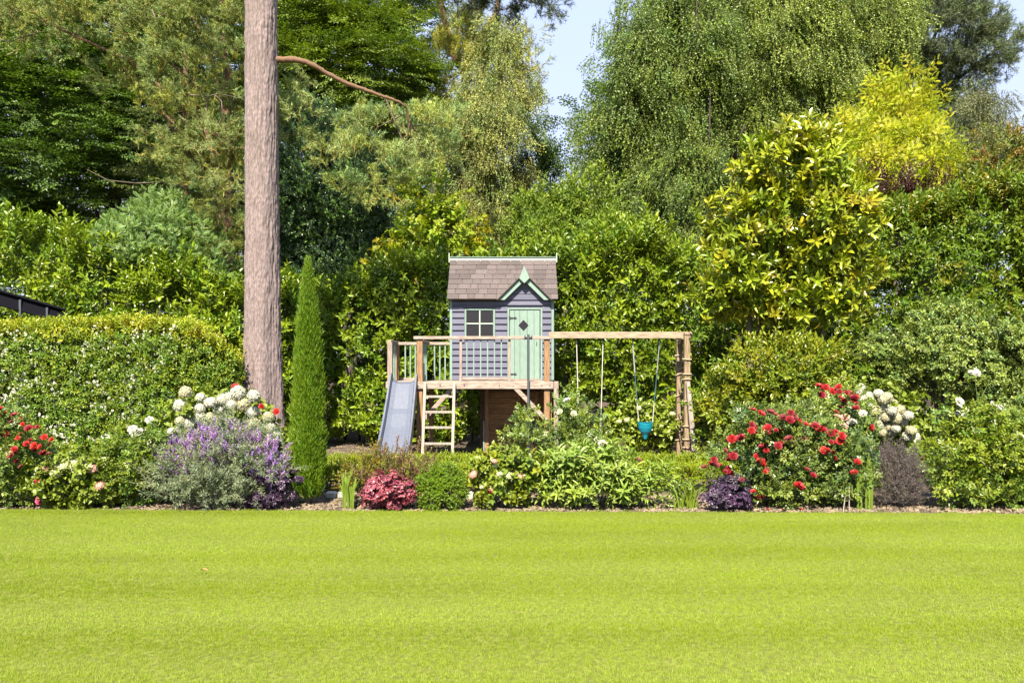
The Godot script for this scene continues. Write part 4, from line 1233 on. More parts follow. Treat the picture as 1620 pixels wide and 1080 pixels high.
	slab("back_slope", PackedVector2Array([Vector2(x0, 0), Vector2(x1, 0), Vector2(x1, len_), Vector2(x0, len_)]), 0.02, Transform3D(Basis(Vector3(-1, 0, 0), Vector3(0, c45, c45), Vector3(0, c45, -c45)), Vector3(x0 + x1, 2.868, -14.83 - 2.0 * len_ * c45)), M.shingle[0], roof)
	for row in 8:
		var s0 := row * 0.1435 - 0.012
		var x := x0
		while x < x1 - 0.01:
			var ww := rr(0.12, 0.27)
			var xe := minf(x + ww, x1)
			if x1 - xe < 0.07: xe = x1
			var rect := PackedVector2Array([Vector2(x + 0.005, s0 + rr(-0.004, 0.004)), Vector2(xe - 0.005, s0 + rr(-0.004, 0.004)), Vector2(xe - 0.005, s0 + 0.165), Vector2(x + 0.005, s0 + 0.165)])
			for pc in Geometry2D.clip_polygons(rect, notch):
				var tilt := Basis(Vector3(1, 0, 0), -0.055 + rr(-0.01, 0.01))
				var piv := Vector3(0, s0, 0.011)
				slab("shingle", pc, 0.011, Transform3D(slope, eave) * Transform3D(tilt, piv) * Transform3D(Basis(), -Vector3(0, s0, 0)), M.shingle[rng.randi() % 5], roof, rr(0.9, 1.0))
			x = xe
	bx("ridge_board", x0 - 0.005, x1 + 0.005, 3.655, 3.735, -15.64 + 0.012, -15.64 - 0.012, M.green_pale, roof)
	bx("ridge_board", x0 - 0.005, x1 + 0.005, 3.736, 3.752, -15.64 + 0.03, -15.64 - 0.03, M.green, roof)
	for x in [x0 - 0.018, x1 + 0.018]: bx("ridge_finial", x - 0.01, x + 0.01, 3.64, 3.83, -15.63, -15.66, M.green_pale, roof)
	# the small gable over the door
	var gy := 2.868
	var zg := zw + 0.02
	var gt := slab("gable", PackedVector2Array([Vector2(xc - hw, gy), Vector2(xc + hw, gy), Vector2(xc, gy + hw)]), 0.012, Transform3D(Basis(), Vector3(0, 0, zg - 0.012)), M.purple, t, 0.75)
	for row in 4:
		var ya := 0.002 + row * 0.108
		var yt := minf(ya + 0.098, hw - 0.02)
		slab("cladding_board", PackedVector2Array([Vector2(xc - hw + ya, gy + ya), Vector2(xc + hw - ya, gy + ya), Vector2(xc + hw - yt, gy + yt), Vector2(xc - hw + yt, gy + yt)]), 0.016, Transform3D(Basis(), Vector3(0, 0, zg + 0.001)), M.purple, gt, rr(0.92, 1.0))
	for s in [-1.0, 1.0]:
		var bw := 0.125
		slab("bargeboard", PackedVector2Array([Vector2(xc + s * (hw + 0.005), gy - 0.01), Vector2(xc, gy + hw - 0.005), Vector2(xc, gy + hw - 0.005 - bw), Vector2(xc + s * (hw - bw + 0.015), gy - 0.01)]), 0.025, Transform3D(Basis(), Vector3(0, 0, -14.885)), M.green, gt)
		var q := Vector3(s * c45, -c45, 0)   # down the small slope
		var nn := Vector3(s * c45, c45, 0)
		var xf := Transform3D(Basis(q, nn.cross(q), nn), Vector3(xc, gy + hw + 0.008, -14.81))
		var sl := hw / c45 + 0.03
		var back := hw + 0.05
		var bz := -1.0 if (nn.cross(q)).z > 0 else 1.0
		slab("gable_slope", PackedVector2Array([Vector2(0, 0), Vector2(sl, 0), Vector2(sl, bz * 0.03), Vector2(0, bz * back)]), 0.016, xf, M.shingle[1], gt)
	slab("gable_finial", PackedVector2Array([Vector2(xc, 3.16), Vector2(xc + 0.095, 3.255), Vector2(xc, 3.475), Vector2(xc - 0.095, 3.255)]), 0.022, Transform3D(Basis(), Vector3(0, 0, -14.815)), M.green, gt)
	# the den underneath
	var den := bx("den", -0.505, -0.43, 0.0, 1.235, -14.9, -14.96, M.wood_o, t)
	bx("header", -0.42, 0.55, 1.165, 1.24, -14.9, -14.95, M.wood_dark, den)
	for j in 12:
		bx("plank", -0.44, 0.70, j * 0.103, j * 0.103 + 0.098, -15.36 + rr(0, 0.004), -15.39, M.den, den)
		bx("plank", 0.68, 0.70, j * 0.103, j * 0.103 + 0.098, -14.2, -15.34, M.den, den)
		bx("plank", -0.50, -0.48, j * 0.103, j * 0.103 + 0.098, -15.22, -15.34, M.wood_dark, den)
	bx("post", 0.10, 0.16, 0.0, 1.23, -15.27, -15.34, M.den, den)
	bx("post", 0.44, 0.49, 0.0, 1.23, -15.2, -15.26, M.den, den)
	bx("bench", -0.28, 0.05, 0.42, 0.46, -15.15, -15.34, M.wood_o, den)
	bx("board", -0.535, -0.508, 0.0, 0.62, -14.88, -14.93, M.green, den)

	# slide
	var sp := [Vector2(1.40, -14.16), Vector2(1.385, -13.98), Vector2(1.25, -13.86), Vector2(0.95, -13.6), Vector2(0.60, -13.22), Vector2(0.36, -12.92), Vector2(0.24, -12.70), Vector2(0.19, -12.45)]
	var sl_ := thing("slide", "grey plastic slide running down from the playhouse deck", "slide", Vector3(-1.89, 0, -13))
	var bed := MB.new()
	var sides := [MB.new(), MB.new()]
	var path := Curve3D.new()
	for p in sp: path.add_point(Vector3(0, p.x, p.y), Vector3(0, 0, -0.05), Vector3(0, 0, 0.05))
	var pp: Array[Vector3] = []
	for j in 33: pp.append(path.sample_baked(path.get_baked_length() * j / 32.0))
	for j in 32:
		var wa := lerpf(0.185, 0.215, j / 32.0)
		var wb := lerpf(0.185, 0.215, (j + 1) / 32.0)
		var f := 0.035   # the bed is dished
		var rows := [[-1.0, 0.0], [-0.6, -f], [0.6, -f], [1.0, 0.0]]
		for q in 3:
			var a: Array = rows[q]
			var b: Array = rows[q + 1]
			var A := pp[j] + Vector3(a[0] * wa, a[1], 0)
			var B := pp[j] + Vector3(b[0] * wa, b[1], 0)
			var C := pp[j + 1] + Vector3(b[0] * wb, b[1], 0)
			var D := pp[j + 1] + Vector3(a[0] * wb, a[1], 0)
			bed.quad(A, D, C, B)
			var dn := Vector3(0, -0.02, 0)
			bed.quad(A + dn, B + dn, C + dn, D + dn)
		for s in 2:
			var sg := -1.0 if s == 0 else 1.0
			var h0 := 0.16 * clampf(j / 2.0 + 0.4, 0, 1)
			var h1 := 0.16 * clampf((j + 1) / 2.0 + 0.4, 0, 1)
			var i0 := pp[j] + Vector3(sg * wa, -0.03, 0)
			var i1 := pp[j + 1] + Vector3(sg * wb, -0.03, 0)
			var prof := [Vector3(0, 0, 0), Vector3(sg * 0.02, 1, 0), Vector3(sg * 0.05, 1, 0), Vector3(sg * 0.055, 0, 0)]
			for q in 4:
				var e0: Vector3 = prof[q]
				var e1: Vector3 = prof[(q + 1) % 4]
				var A := i0 + Vector3(e0.x, e0.y * h0 + (-0.10 if q == 3 else 0.0), 0)
				var B := i0 + Vector3(e1.x, e1.y * h0 + (-0.10 if q == 2 else 0.0), 0)
				var C := i1 + Vector3(e1.x, e1.y * h1 + (-0.10 if q == 2 else 0.0), 0)
				var D := i1 + Vector3(e0.x, e0.y * h1 + (-0.10 if q == 3 else 0.0), 0)
				if s == 0: sides[s].quad(A, B, C, D)
				else: sides[s].quad(A, D, C, B)
	var so := Transform3D(Basis(), Vector3(-1.89, 0, 0))
	put("bed", bed.mesh(), M.slide, sl_, so)
	for s in sides: put("side_rail", s.mesh(), M.slide, sl_, so)
	bx("foot", -2.08, -1.70, 0.0, 0.15, -12.5, -12.56, M.slide, sl_)

	# ladder
	var ld := thing("ladder", "weathered pale wooden ladder leaning against the deck beside the slide", "ladder", Vector3(-1.25, 0, -13.5))
	for x in [-1.505, -1.0]:
		var rail := beam("side_rail", Vector3(x, 0.0, -13.46), Vector3(x, 1.36, -13.93), 0.048, 0.05, M.wood_pale, ld)
	for j in 5:
		var yy: float = [0.10, 0.335, 0.60, 0.857, 1.117][j]
		var zz := lerpf(-13.46, -13.93, yy / 1.36)
		beam("rung", Vector3(-1.48, yy, zz), Vector3(-1.025, yy, zz), 0.04, 0.045, M.wood_pale, ld, Vector3.UP)

	# swing frame
	var sf := thing("swing_frame", "square timber swing beam on two end posts beside the playhouse", "swing frame", Vector3(3.03, 0, -14))
	bx("beam", 0.64, 3.145, 2.122, 2.238, -14.0, -14.10, M.wood_pale2, sf, 0.006)
	bx("post", 2.985, 3.085, 0.0, 2.225, -13.90, -13.995, M.wood_o2, sf, 0.006)
	bx("post", 2.985, 3.085, 0.0, 2.12, -14.55, -14.65, M.wood_o2, sf, 0.006)
	bx("cross_beam", 2.99, 3.08, 2.02, 2.115, -14.0, -14.545, M.wood_dark, sf, 0.006)
	for j in 9:
		var x: float = [0.86, 1.13, 1.31, 1.6, 1.9, 2.11, 2.34, 2.57, 2.8][j]
		limb("bolt", [Vector3(x, 2.24, -14.05), Vector3(x, 2.25, -14.05)], [0.012, 0.01], M.iron, sf, 6)
	var lean := thing("leaning_pole", "pale debarked pole leaning against the end post of the swing frame", "pole", Vector3(3.1, 0, -13.7))
	limb("shaft", [Vector3(3.118, 0.0, -13.68), Vector3(3.08, 0.7, -13.79), Vector3(3.035, 1.37, -13.86)], [0.05, 0.046, 0.04], M.wood_pale, lean, 10)
	# a climbing rope wound up the posts
	var cn := thing("climbing_rope", "beige rope wound round and strung between the swing frame's end posts", "rope", Vector3(3.03, 0, -14.3))
	for y2 in [0.23, 0.37, 0.60, 1.03, 1.41, 1.50, 1.76]:
		var loop := []
		for q in 9:
			var corner: Vector2 = [Vector2(-1, -1), Vector2(0, -1.15), Vector2(1, -1), Vector2(1.15, 0), Vector2(1, 1), Vector2(0, 1.15), Vector2(-1, 1), Vector2(-1.15, 0), Vector2(-1, -1)][q]
			loop.append(Vector3(3.035 + corner.x * 0.061, y2 + rr(-0.01, 0.01), -13.948 + corner.y * 0.058))
		var rad := []
		for q in 9: rad.append(0.012)
		limb("rope_loop", loop, rad, M.rope, cn, 6)
		var lp2 := []
		for e in loop: lp2.append(e + Vector3(0, 0.08 + 0.05 * (e.x - 3.035) * 6.0, -0.652))
		limb("rope_loop", lp2, rad, M.rope, cn, 6)
	var zig := []
	var zr := []
	for q in 14:
		zig.append(Vector3(3.03 + rr(-0.02, 0.02), 0.12 + q * 0.11, -14.2 + (0.2 if q % 2 else -0.33)))
		zr.append(0.009)
	limb("net_rope", zig, zr, M.rope, cn, 6)

	# swings
	var sw := thing("rope_swing", "rope swing on two white ropes nearest to the playhouse", "swing", Vector3(1.33, 0.35, -14.05))
	for q in [[1.13, 1.17], [1.59, 1.545]]:
		limb("hook", [Vector3(q[0], 2.13, -14.05), Vector3(q[0], 2.02, -14.05)], [0.012, 0.012], M.iron, sw, 6)
		limb("rope", [Vector3(q[0], 2.03, -14.05), Vector3(lerpf(q[0], q[1], 0.5), 1.2, -14.045), Vector3(q[1], 0.37, -14.04)], [0.008, 0.008, 0.008], M.rope_white, sw, 6)
	bx("seat", 1.13, 1.585, 0.33, 0.365, -13.96, -14.12, M.wood_dark, sw)
	var bs := thing("bucket_swing", "turquoise plastic toddler bucket swing hanging on ropes", "swing", Vector3(2.33, 0.4, -14.05))
	var cup := MB.new()
	var prev := []
	for row in 7:
		var yy: float = [0.66, 0.665, 0.64, 0.56, 0.50, 0.44, 0.37][row]
		var ring := []
		for q in 20:
			var a := TAU * q / 20.0
			var rx: float = [0.105, 0.128, 0.13, 0.122, 0.098, 0.05, 0.028][row]
			ring.append(Vector3(2.33 + cos(a) * rx, yy + (0.012 * cos(2.0 * a) if row < 3 else 0.0), -14.05 + sin(a) * rx * 0.85))
		if row > 0:
			for q in 20: cup.quad(prev[q], prev[(q + 1) % 20], ring[(q + 1) % 20], ring[q])
		prev = ring
	cup.face(prev, Vector3(2.33, 0.6, -14.05))
	put("seat", cup.mesh(), M.turquoise, bs)
	for q in [[2.11, 2.215, -1], [2.575, 2.455, 1]]:
		limb("hook", [Vector3(q[0], 2.13, -14.05), Vector3(q[0], 2.0, -14.05)], [0.013, 0.013], M.iron, bs, 6)
		var a := Vector3(q[0], 2.02, -14.05)
		var b := Vector3(q[1], 0.64, -14.05)
		limb("upper_rope", [a, a.lerp(b, 0.36)], [0.012, 0.012] if q[2] < 0 else [0.007, 0.007], M.rope_grey, bs, 6)
		limb("blue_rope", [a.lerp(b, 0.36), a.lerp(b, 0.74)], [0.006, 0.006], M.rope_blue, bs, 6)
		limb("lower_rope", [a.lerp(b, 0.74), b], [0.007, 0.007], M.rope_white, bs, 6)
	var tub := thing("storage_tub", "dark blue tub standing in the den under the playhouse", "tub", Vector3(0.45, 0, -14.7))
	limb("body", [Vector3(0.45, 0.3, -14.75), Vector3(0.45, 0.63, -14.75)], [0.11, 0.14], M.navy, tub, 16)
	limb("stand", [Vector3(0.45, 0.0, -14.75), Vector3(0.45, 0.3, -14.75)], [0.10, 0.10], M.wood_dark, tub, 12)

func foot(px: float, d: float) -> Vector3:
	var p := at(px, 700, d)
	p.y = -0.035
	return p
func blades(t: Node3D, called: String, px: float, d: float, n: int, h: float, w: float, spread: float, lean: float, m: Material, ribs := 0.0) -> void:   # strap leaves, each a part
	for k in n:
		var b := foot(px, d) + Vector3(rr(-1, 1) * spread, 0, rr(-1, 1) * spread * 0.6)
		var az := rr(0, TAU)
		var out := Vector3(cos(az), 0, sin(az) * 0.7) * lean * rr(0.3, 1.0)
		var l := h * rr(0.6, 1.0)
		var face := Vector3(rr(-0.4, 0.4), 0, 1).normalized()
		var side := face.cross(Vector3.UP).normalized()
		var mb := MB.new()
		var g := rr(0.75, 1.0)
		mb.col = Color(g, g, g * 0.9)
		var prev := []
		for j in 7:
			var q := j / 6.0
			var c := b + Vector3(0, l * (q - lean * 0.5 * q * q * q), 0) + out * l * q * q
			var ww := w * (0.8 + 0.4 * q) * (1.0 - pow(q, 4.0)) * 0.5 + 0.0006
			var now := [c - side * ww, c + face * ww * 0.35, c + side * ww]
			if j > 0:
				mb.quad(prev[0], prev[1], now[1], now[0])
				mb.quad(prev[1], prev[2], now[2], now[1])
			prev = now
		put(called, mb.mesh(), m, t)
func build_border() -> void:
	var roses := [rose_mesh(0.045), rose_mesh(0.04), rose_mesh(0.05)]
	var heads := [mophead_mesh(0.085, 70), mophead_mesh(0.078, 62, 0.85), mophead_mesh(0.07, 54, 0.95)]
	var flat_heads := [mophead_mesh(0.06, 40, 0.5), mophead_mesh(0.05, 34, 0.55)]
	var rose_leaf := leafy(Color(0.15, 0.22, 0.055), 0.38, 0.35)
	var rose_o := {"cov": 2.6, "cr": 0.09, "per": 3, "up": 0.5, "shell": 0.35, "inner": 0.3, "sc": [0.8, 1.25], "stems": 10, "tints": [Color(1, 1, 1), Color(1.2, 1.1, 0.7), Color(0.75, 0.9, 1.1), Color(1.5, 1.3, 0.8)]}
	var red := [M.red, M.red, M.red2, M.coral, M.red, M.red2, M.red_old]
	# --- left end
	var lb := lobes([[-10, 700, 60, 50], [25, 745, 45, 45], [-30, 760, 60, 45], [30, 780, 35, 25]], 9.75, 0.15)
	var t := shrub("rose_bush", "red rose bush at the left end of the border", "rose bushes in the border", foot(0, 9.8), S.rose, rose_leaf, lb, rose_o, "rose bush")
	flowers(t, "flower", roses, red, [[5, 655, 3, 0.05], [22, 657, 2, 0.04], [35, 672, 4, 0.05], [45, 678, 2, 0.04], [12, 690, 4, 0.05], [28, 693, 4, 0.05], [46, 698, 2, 0.04], [70, 692, 2, 0.04], [78, 704, 2, 0.04], [55, 712, 3, 0.04], [66, 718, 3, 0.04], [14, 716, 4, 0.05], [25, 730, 2, 0.03], [58, 762, 2, 0.03], [22, 767, 1, 0.02], [26, 794, 1, 0.01], [60, 777, 1, 0.01], [-10, 670, 4, 0.06], [-20, 700, 3, 0.06]], 9.45, [0.5, 0.85])
	lb = lobes([[85, 765, 35, 35], [120, 750, 45, 30], [110, 785, 50, 22], [155, 780, 30, 25]], 9.7, 0.1)
	var hyd := leafy(Color(0.20, 0.25, 0.025), 0.42, 0.45)
	t = shrub("hydrangea", "low yellow green hydrangea with pale blush heads beside the left red rose", "hydrangeas in the border", foot(115, 9.75), S.hydrangea, hyd, lb, {"cov": 2.4, "cr": 0.08, "per": 3, "up": 0.5, "sc": [0.6, 0.9]}, "hydrangea")
	flowers(t, "flower_head", flat_heads, [M.cream, M.cream, M.blush], [[85, 740, 2, 0.05], [100, 737, 2, 0.05], [115, 735, 1, 0.03], [145, 741, 1, 0.02], [98, 770, 1, 0.02], [88, 748, 1, 0.03], [157, 768, 1, 0.03], [125, 733, 1, 0.03]], 9.45, [0.8, 1.1], 0.5, 0.05)
	flowers(t, "pink_flower", roses, [M.pink], [[64, 792, 1, 0.01], [64, 788, 1, 0.01]], 9.42)
	lb = lobes([[205, 735, 50, 28], [180, 758, 46, 38], [235, 755, 48, 42], [215, 787, 58, 22], [250, 712, 28, 22]], 9.9, 0.2)
	t = shrub("rose_bush", "leafy green rose bush with a few white blooms left of the purple wallflower", "rose bushes in the border", foot(205, 9.95), S.rose, leafy(Color(0.15, 0.22, 0.035), 0.4, 0.4), lb, rose_o, "rose bush")
	flowers(t, "flower", roses, [M.white], [[210, 681, 3, 0.04], [216, 685, 2, 0.03], [272, 682, 2, 0.03], [236, 665, 1, 0.02]], 9.75)
	lb = lobes([[320, 672, 55, 34], [375, 668, 55, 34], [415, 690, 36, 36], [290, 690, 30, 35], [370, 710, 80, 40]], 10.9, 0.2)
	t = shrub("hydrangea", "white mophead hydrangea in front of the pine trunk", "hydrangeas in the border", foot(360, 10.9), S.hydrangea, hyd, lb, {"cov": 2.0, "cr": 0.1, "per": 3, "up": 0.5}, "hydrangea")
	flowers(t, "flower_head", heads, [M.white, M.white, M.white_old], [[293, 621, 1, 0.0], [317, 629, 1, 0.0], [333, 637, 1, 0.0], [352, 632, 1, 0.0], [376, 622, 1, 0.0], [401, 627, 1, 0.0], [366, 640, 1, 0.0], [384, 640, 1, 0.0], [346, 648, 1, 0.0], [316, 646, 1, 0.0], [285, 642, 1, 0.0], [292, 660, 2, 0.06], [300, 671, 1, 0.0], [316, 660, 1, 0.0], [332, 660, 1, 0.0], [400, 652, 1, 0.0], [424, 660, 1, 0.0], [426, 676, 1, 0.0], [432, 690, 1, 0.0], [324, 668, 1, 0.0], [400, 672, 1, 0.0], [362, 628, 1, 0.0]], 10.35, [0.8, 1.15], 0.3, 0.08)
	flowers(t, "red_flower", roses, red, [[372, 612, 2, 0.03], [414, 643, 2, 0.04], [437, 652, 1, 0.02]], 10.8)
	# --- purple wallflower
	lb = lobes([[300, 745, 50, 45], [350, 740, 60, 50], [400, 745, 50, 45], [330, 775, 70, 28], [390, 780, 50, 24], [360, 705, 50, 30]], 9.75, 0.12)
	t = shrub("wallflower", "broad grey leaved wallflower bush covered in purple flower spikes", "", foot(350, 9.8), S.grey, leafy(Color(0.27, 0.30, 0.215), 0.6, 0.3), lb, {"cov": 2.0, "cr": 0.09, "per": 5, "up": 0.55, "shell": 0.3, "tints": [Color(1, 1, 1), Color(0.8, 0.9, 0.85), Color(1.2, 1.15, 1.0)]}, "wallflower")
	var fp := crown_points(S.spike, lobes([[300, 725, 52, 35], [350, 718, 62, 40], [405, 727, 50, 40], [355, 700, 55, 25], [430, 745, 25, 30], [270, 735, 20, 25]], 9.65, 0.1), {"cov": 0.36, "cr": 0.03, "per": 2, "up": 0.75, "inner": 0.0, "sc": [0.8, 1.3], "face": 1.0, "tints": [Color(1, 1, 1), Color(0.8, 0.75, 1.0), Color(1.25, 1.1, 1.1)]})
	many("blossom", S.spike[0], leafy(Color(0.48, 0.28, 0.72), 0.6, 0.3), t, fp[0], fp[1])
	lb = lobes([[430, 775, 35, 24], [445, 765, 25, 20], [410, 790, 30, 14]], 9.62, 0.05)
	var plum := leafy(Color(0.05, 0.026, 0.062), 0.42, 0.15)
	shrub("purple_heuchera", "dark plum leaved plant tucked between the wallflower and the cypress", "", foot(430, 9.65), S.heuchera, plum, lb, {"cov": 2.0, "cr": 0.06, "per": 3, "sc": [0.6, 0.9], "tints": [Color(1, 1, 1), Color(1.3, 1.1, 1.2)]}, "plant")
	# --- cypress: a column
	t = thing("cypress", "narrow columnar bright green cypress standing in the border", "tree", foot(487, 9.9))
	var b := foot(487, 9.9)
	limb("trunk", [b - Vector3(0, 0.03, 0), b + Vector3(0, 1.4, 0), b + Vector3(0, 2.7, 0)], [0.035, 0.025, 0.008], M.bark_grey, t, 8)
	var xfs := []
	var tints := PackedColorArray()
	for k in 5200:
		var y := 2.98 * pow(rng.randf(), 0.95)
		var prof := 0.195 * pow(clampf((3.0 - y) / 2.9, 0.0, 1.0), 0.72) * (1.0 - 0.18 * exp(-y * 3.0))
		prof *= 1.0 + 0.16 * noise.get_noise_2d(y * 60.0, 10.0)
		var a := rr(0, TAU)
		if sin(a) < -0.3 and rng.randf() < 0.5: a = -a
		var bump := 1.0 + 0.22 * noise.get_noise_2d(a * 40.0, y * 14.0)
		var out := Vector3(cos(a), 0, sin(a))
		var rr_ := prof * bump * sqrt(rr(0.35, 1.0))
		var g := (Vector3.UP * 1.7 + out * 0.3 * clampf(3.0 - y, 0.0, 1.0) + rv() * 0.22)
		xfs.append(Transform3D(grow_basis(g, "out") * rr(0.6, 1.1) * (0.55 + 0.45 * clampf((3.0 - y) * 1.2, 0.0, 1.0)), b + out * (rr_ + (0.04 * rng.randf() if k % 23 == 0 else 0.0)) + Vector3(0, 0.08 + y * 0.965, 0)))
		tints.append(Color(1, 1, 1).lerp([Color(1.3, 1.15, 0.7), Color(0.7, 0.9, 0.9)][k % 2], rng.randf()) * rr(0.75, 1.1))
	many("foliage", S.cypress[0], leafy(Color(0.16, 0.26, 0.012), 0.5, 0.4), t, xfs, tints)
	# --- middle
	var strap := leafy(Color(0.16, 0.24, 0.03), 0.4, 0.5)
	t = thing("iris_clump", "upright fan of green strap leaves between the cypress and the pink heuchera", "plant", foot(551, 9.6), "clumps of upright iris leaves")
	blades(t, "leaf", 551, 9.6, 16, 0.58, 0.026, 0.06, 0.28, strap)
	lb = lobes([[575, 750, 25, 25], [600, 735, 25, 20], [560, 770, 14, 20]], 10.0, 0.1)
	shrub("spirea", "small yellow green shrub behind the iris leaves near the cypress", "", foot(580, 10.1), S.small, leafy(Color(0.23, 0.24, 0.03), 0.5, 0.5), lb, {"cov": 1.1, "cr": 0.06, "per": 3, "sc": [0.4, 0.7], "tints": [Color(1, 1, 1), Color(1.3, 0.9, 0.7)]})
	lb = lobes([[616, 780, 40, 24], [600, 790, 30, 16], [635, 785, 28, 20], [618, 765, 25, 14]], 9.52, 0.05)
	t = shrub("pink_heuchera", "low mound of deep pink ruffled leaves at the lawn's edge", "", foot(616, 9.55), S.heuchera, leafy(Color(0.31, 0.075, 0.115), 0.4, 0.3), lb, {"cov": 2.4, "cr": 0.05, "per": 3, "sc": [0.55, 0.95], "up": 0.5, "tints": [Color(1, 1, 1), Color(0.7, 0.5, 0.6), Color(1.35, 1.4, 1.3), Color(1.1, 0.7, 0.7)]}, "plant")
	lb = lobes([[600, 752, 24, 18], [640, 748, 24, 18], [668, 738, 26, 18], [625, 735, 20, 15], [585, 762, 15, 12], [660, 760, 22, 12]], 9.72, 0.1)
	shrub("bronze_shrub", "airy bronze pink shrub rising behind the pink heuchera", "", foot(640, 9.8), S.small, leafy(Color(0.23, 0.145, 0.085), 0.5, 0.4), lb, {"cov": 0.9, "cr": 0.06, "per": 3, "up": 0.6, "sc": [0.45, 0.8], "tints": [Color(1, 1, 1), Color(1.1, 0.8, 0.9), Color(0.85, 1.25, 0.7)]})
	lb = lobes([[698, 774, 35, 35]], 9.62, 0.01)
	t = shrub("box_ball", "round clipped box ball at the lawn's edge below the ladder", "", foot(698, 9.75), S.box, leafy(Color(0.18, 0.28, 0.022), 0.4, 0.4), lb, {"cov": 5.0, "cr": 0.018, "per": 4, "shell": 0.07, "rough": 0.05, "inner": 0.25, "up": 0.1, "sc": [0.7, 1.0], "tints": [Color(1, 1, 1), Color(0.85, 0.95, 1), Color(1.15, 1.1, 0.8)]})
	lb = lobes([[775, 755, 35, 35], [820, 745, 40, 30], [790, 785, 35, 18], [845, 770, 30, 25], [800, 728, 25, 15]], 9.8, 0.12)
	t = shrub("hydrangea", "yellow green hydrangea with faded pink heads right of the box ball", "hydrangeas in the border", foot(805, 9.85), S.hydrangea, hyd, lb, {"cov": 2.4, "cr": 0.08, "per": 3, "up": 0.5, "sc": [0.6, 0.9], "tints": [Color(1, 1, 1), Color(0.8, 0.95, 1), Color(1.15, 1, 0.7)]}, "hydrangea")
	flowers(t, "flower_head", flat_heads, [M.blush, M.blush, M.cream], [[748, 751, 2, 0.03], [782, 729, 1, 0.0], [784, 736, 1, 0.0], [805, 752, 2, 0.04], [815, 751, 1, 0.0], [762, 770, 1, 0.0], [778, 774, 1, 0.0], [800, 762, 1, 0.0], [824, 754, 1, 0.0]], 9.5, [0.5, 0.8], 0.5, 0.05)
	flowers(t, "red_flower", roses, [M.red2], [[771, 780, 2, 0.02]], 9.5, [0.4, 0.55])
	# tall rose before the den
	var tall := leafy(Color(0.17, 0.235, 0.05), 0.42, 0.4)
	lb = lobes([[835, 692, 22, 18], [850, 715, 36, 20], [835, 662, 13, 14], [815, 714, 20, 13], [868, 700, 16, 22], [803, 705, 12, 8]], 11.5, 0.15)
	t = shrub("rose_bush", "tall open rose bush growing up in front of the den", "rose bushes in the border", foot(840, 11.5), S.rose, tall, lb, {"cov": 0.95, "cr": 0.09, "per": 2, "up": 0.5, "shell": 0.6, "sc": [0.8, 1.3], "stems": 9, "tints": [Color(1, 1, 1), Color(0.75, 0.9, 1.2), Color(1.3, 1.2, 0.7)]}, "rose bush")
	lb = lobes([[915, 665, 30, 24], [930, 704, 40, 24], [893, 704, 30, 24], [905, 640, 18, 12], [958, 708, 22, 16]], 11.6, 0.15)
	t = shrub("rose_bush", "pale flowered rose bush under the rope swing", "rose bushes in the border", foot(920, 11.6), S.rose, tall, lb, {"cov": 1.2, "cr": 0.09, "per": 2, "up": 0.5, "shell": 0.5, "sc": [0.8, 1.3], "stems": 9, "tints": [Color(1, 1, 1), Color(0.75, 0.9, 1.2), Color(1.3, 1.2, 0.7)]}, "rose bush")
	flowers(t, "flower", roses, [M.white, M.cream], [[898, 634, 1, 0.0], [886, 652, 1, 0.0], [907, 655, 1, 0.0], [952, 703, 3, 0.03]], 11.3)
	# the big light green perennial
	lb = lobes([[880, 772, 50, 30], [935, 768, 58, 34], [995, 775, 52, 28], [1028, 790, 30, 14], [870, 792, 40, 14], [950, 792, 66, 14], [915, 752, 36, 20], [975, 756, 36, 18]], 9.75, 0.12)
	t = shrub("phlox", "wide light green clump of leafy perennial stems in the middle of the border", "", foot(945, 9.8), S.phlox, leafy(Color(0.25, 0.325, 0.055), 0.45, 0.5), lb, {"cov": 2.2, "cr": 0.08, "per": 2, "up": 0.75, "sc": [0.75, 1.1], "shell": 0.4, "stems": 14, "tints": [Color(1, 1, 1), Color(0.85, 0.95, 0.9), Color(1.1, 1.05, 0.8)]}, "perennial")
	flowers(t, "white_flower", roses, [M.white], [[862, 730, 3, 0.03], [866, 728, 2, 0.03]], 9.9)
	var one := []
	for k in 3:
		var mb := MB.new()
		mb.col = Color(1, 1, 1) * [1.0, 0.88, 0.94][k]
		mb.leaf(Vector3.ZERO, Vector3(0, 1, 0), Vector3(0, 0, 1), 0.105, 0.03, 0.2, 0.3)
		one.append(mb.mesh())
	var pm := leafy(Color(0.235, 0.305, 0.06), 0.45, 0.5)
	for k in 170:
		var l: Array = lb[rng.randi() % lb.size()]
		var dir := rv()
		dir.z = absf(dir.z) + 0.3
		dir = dir.normalized()
		var pos: Vector3 = l[0] + l[1] * dir * 1.02
		put("leaf", one[k % 3], pm, t, Transform3D(grow_basis(dir + Vector3(0, 0.25, 0) + rv() * 0.6, "out"), pos))
	flowers(t, "burgundy_flower", roses, [M.burgundy], [[1007, 727, 2, 0.02], [1010, 731, 1, 0.0]], 9.9, [0.5, 0.7])
	t = thing("daylily_clump", "arching grassy green clump between the perennial and the plum leaved plant", "plant", foot(1085, 9.65))
	blades(t, "leaf", 1085, 9.6, 60, 0.50, 0.017, 0.14, 0.7, leafy(Color(0.17, 0.24, 0.025), 0.4, 0.5))
	lb = lobes([[1150, 785, 34, 22], [1130, 795, 22, 14], [1172, 795, 22, 14], [1155, 768, 20, 12]], 9.55, 0.05)
	shrub("purple_heuchera", "dark plum leaved mound at the lawn's edge before the large red rose", "", foot(1150, 9.58), S.heuchera, plum, lb, {"cov": 2.4, "cr": 0.05, "per": 3, "sc": [0.6, 1.0], "up": 0.5, "tints": [Color(1, 1, 1), Color(0.7, 0.6, 0.7), Color(1.5, 1.2, 1.5)]}, "plant")
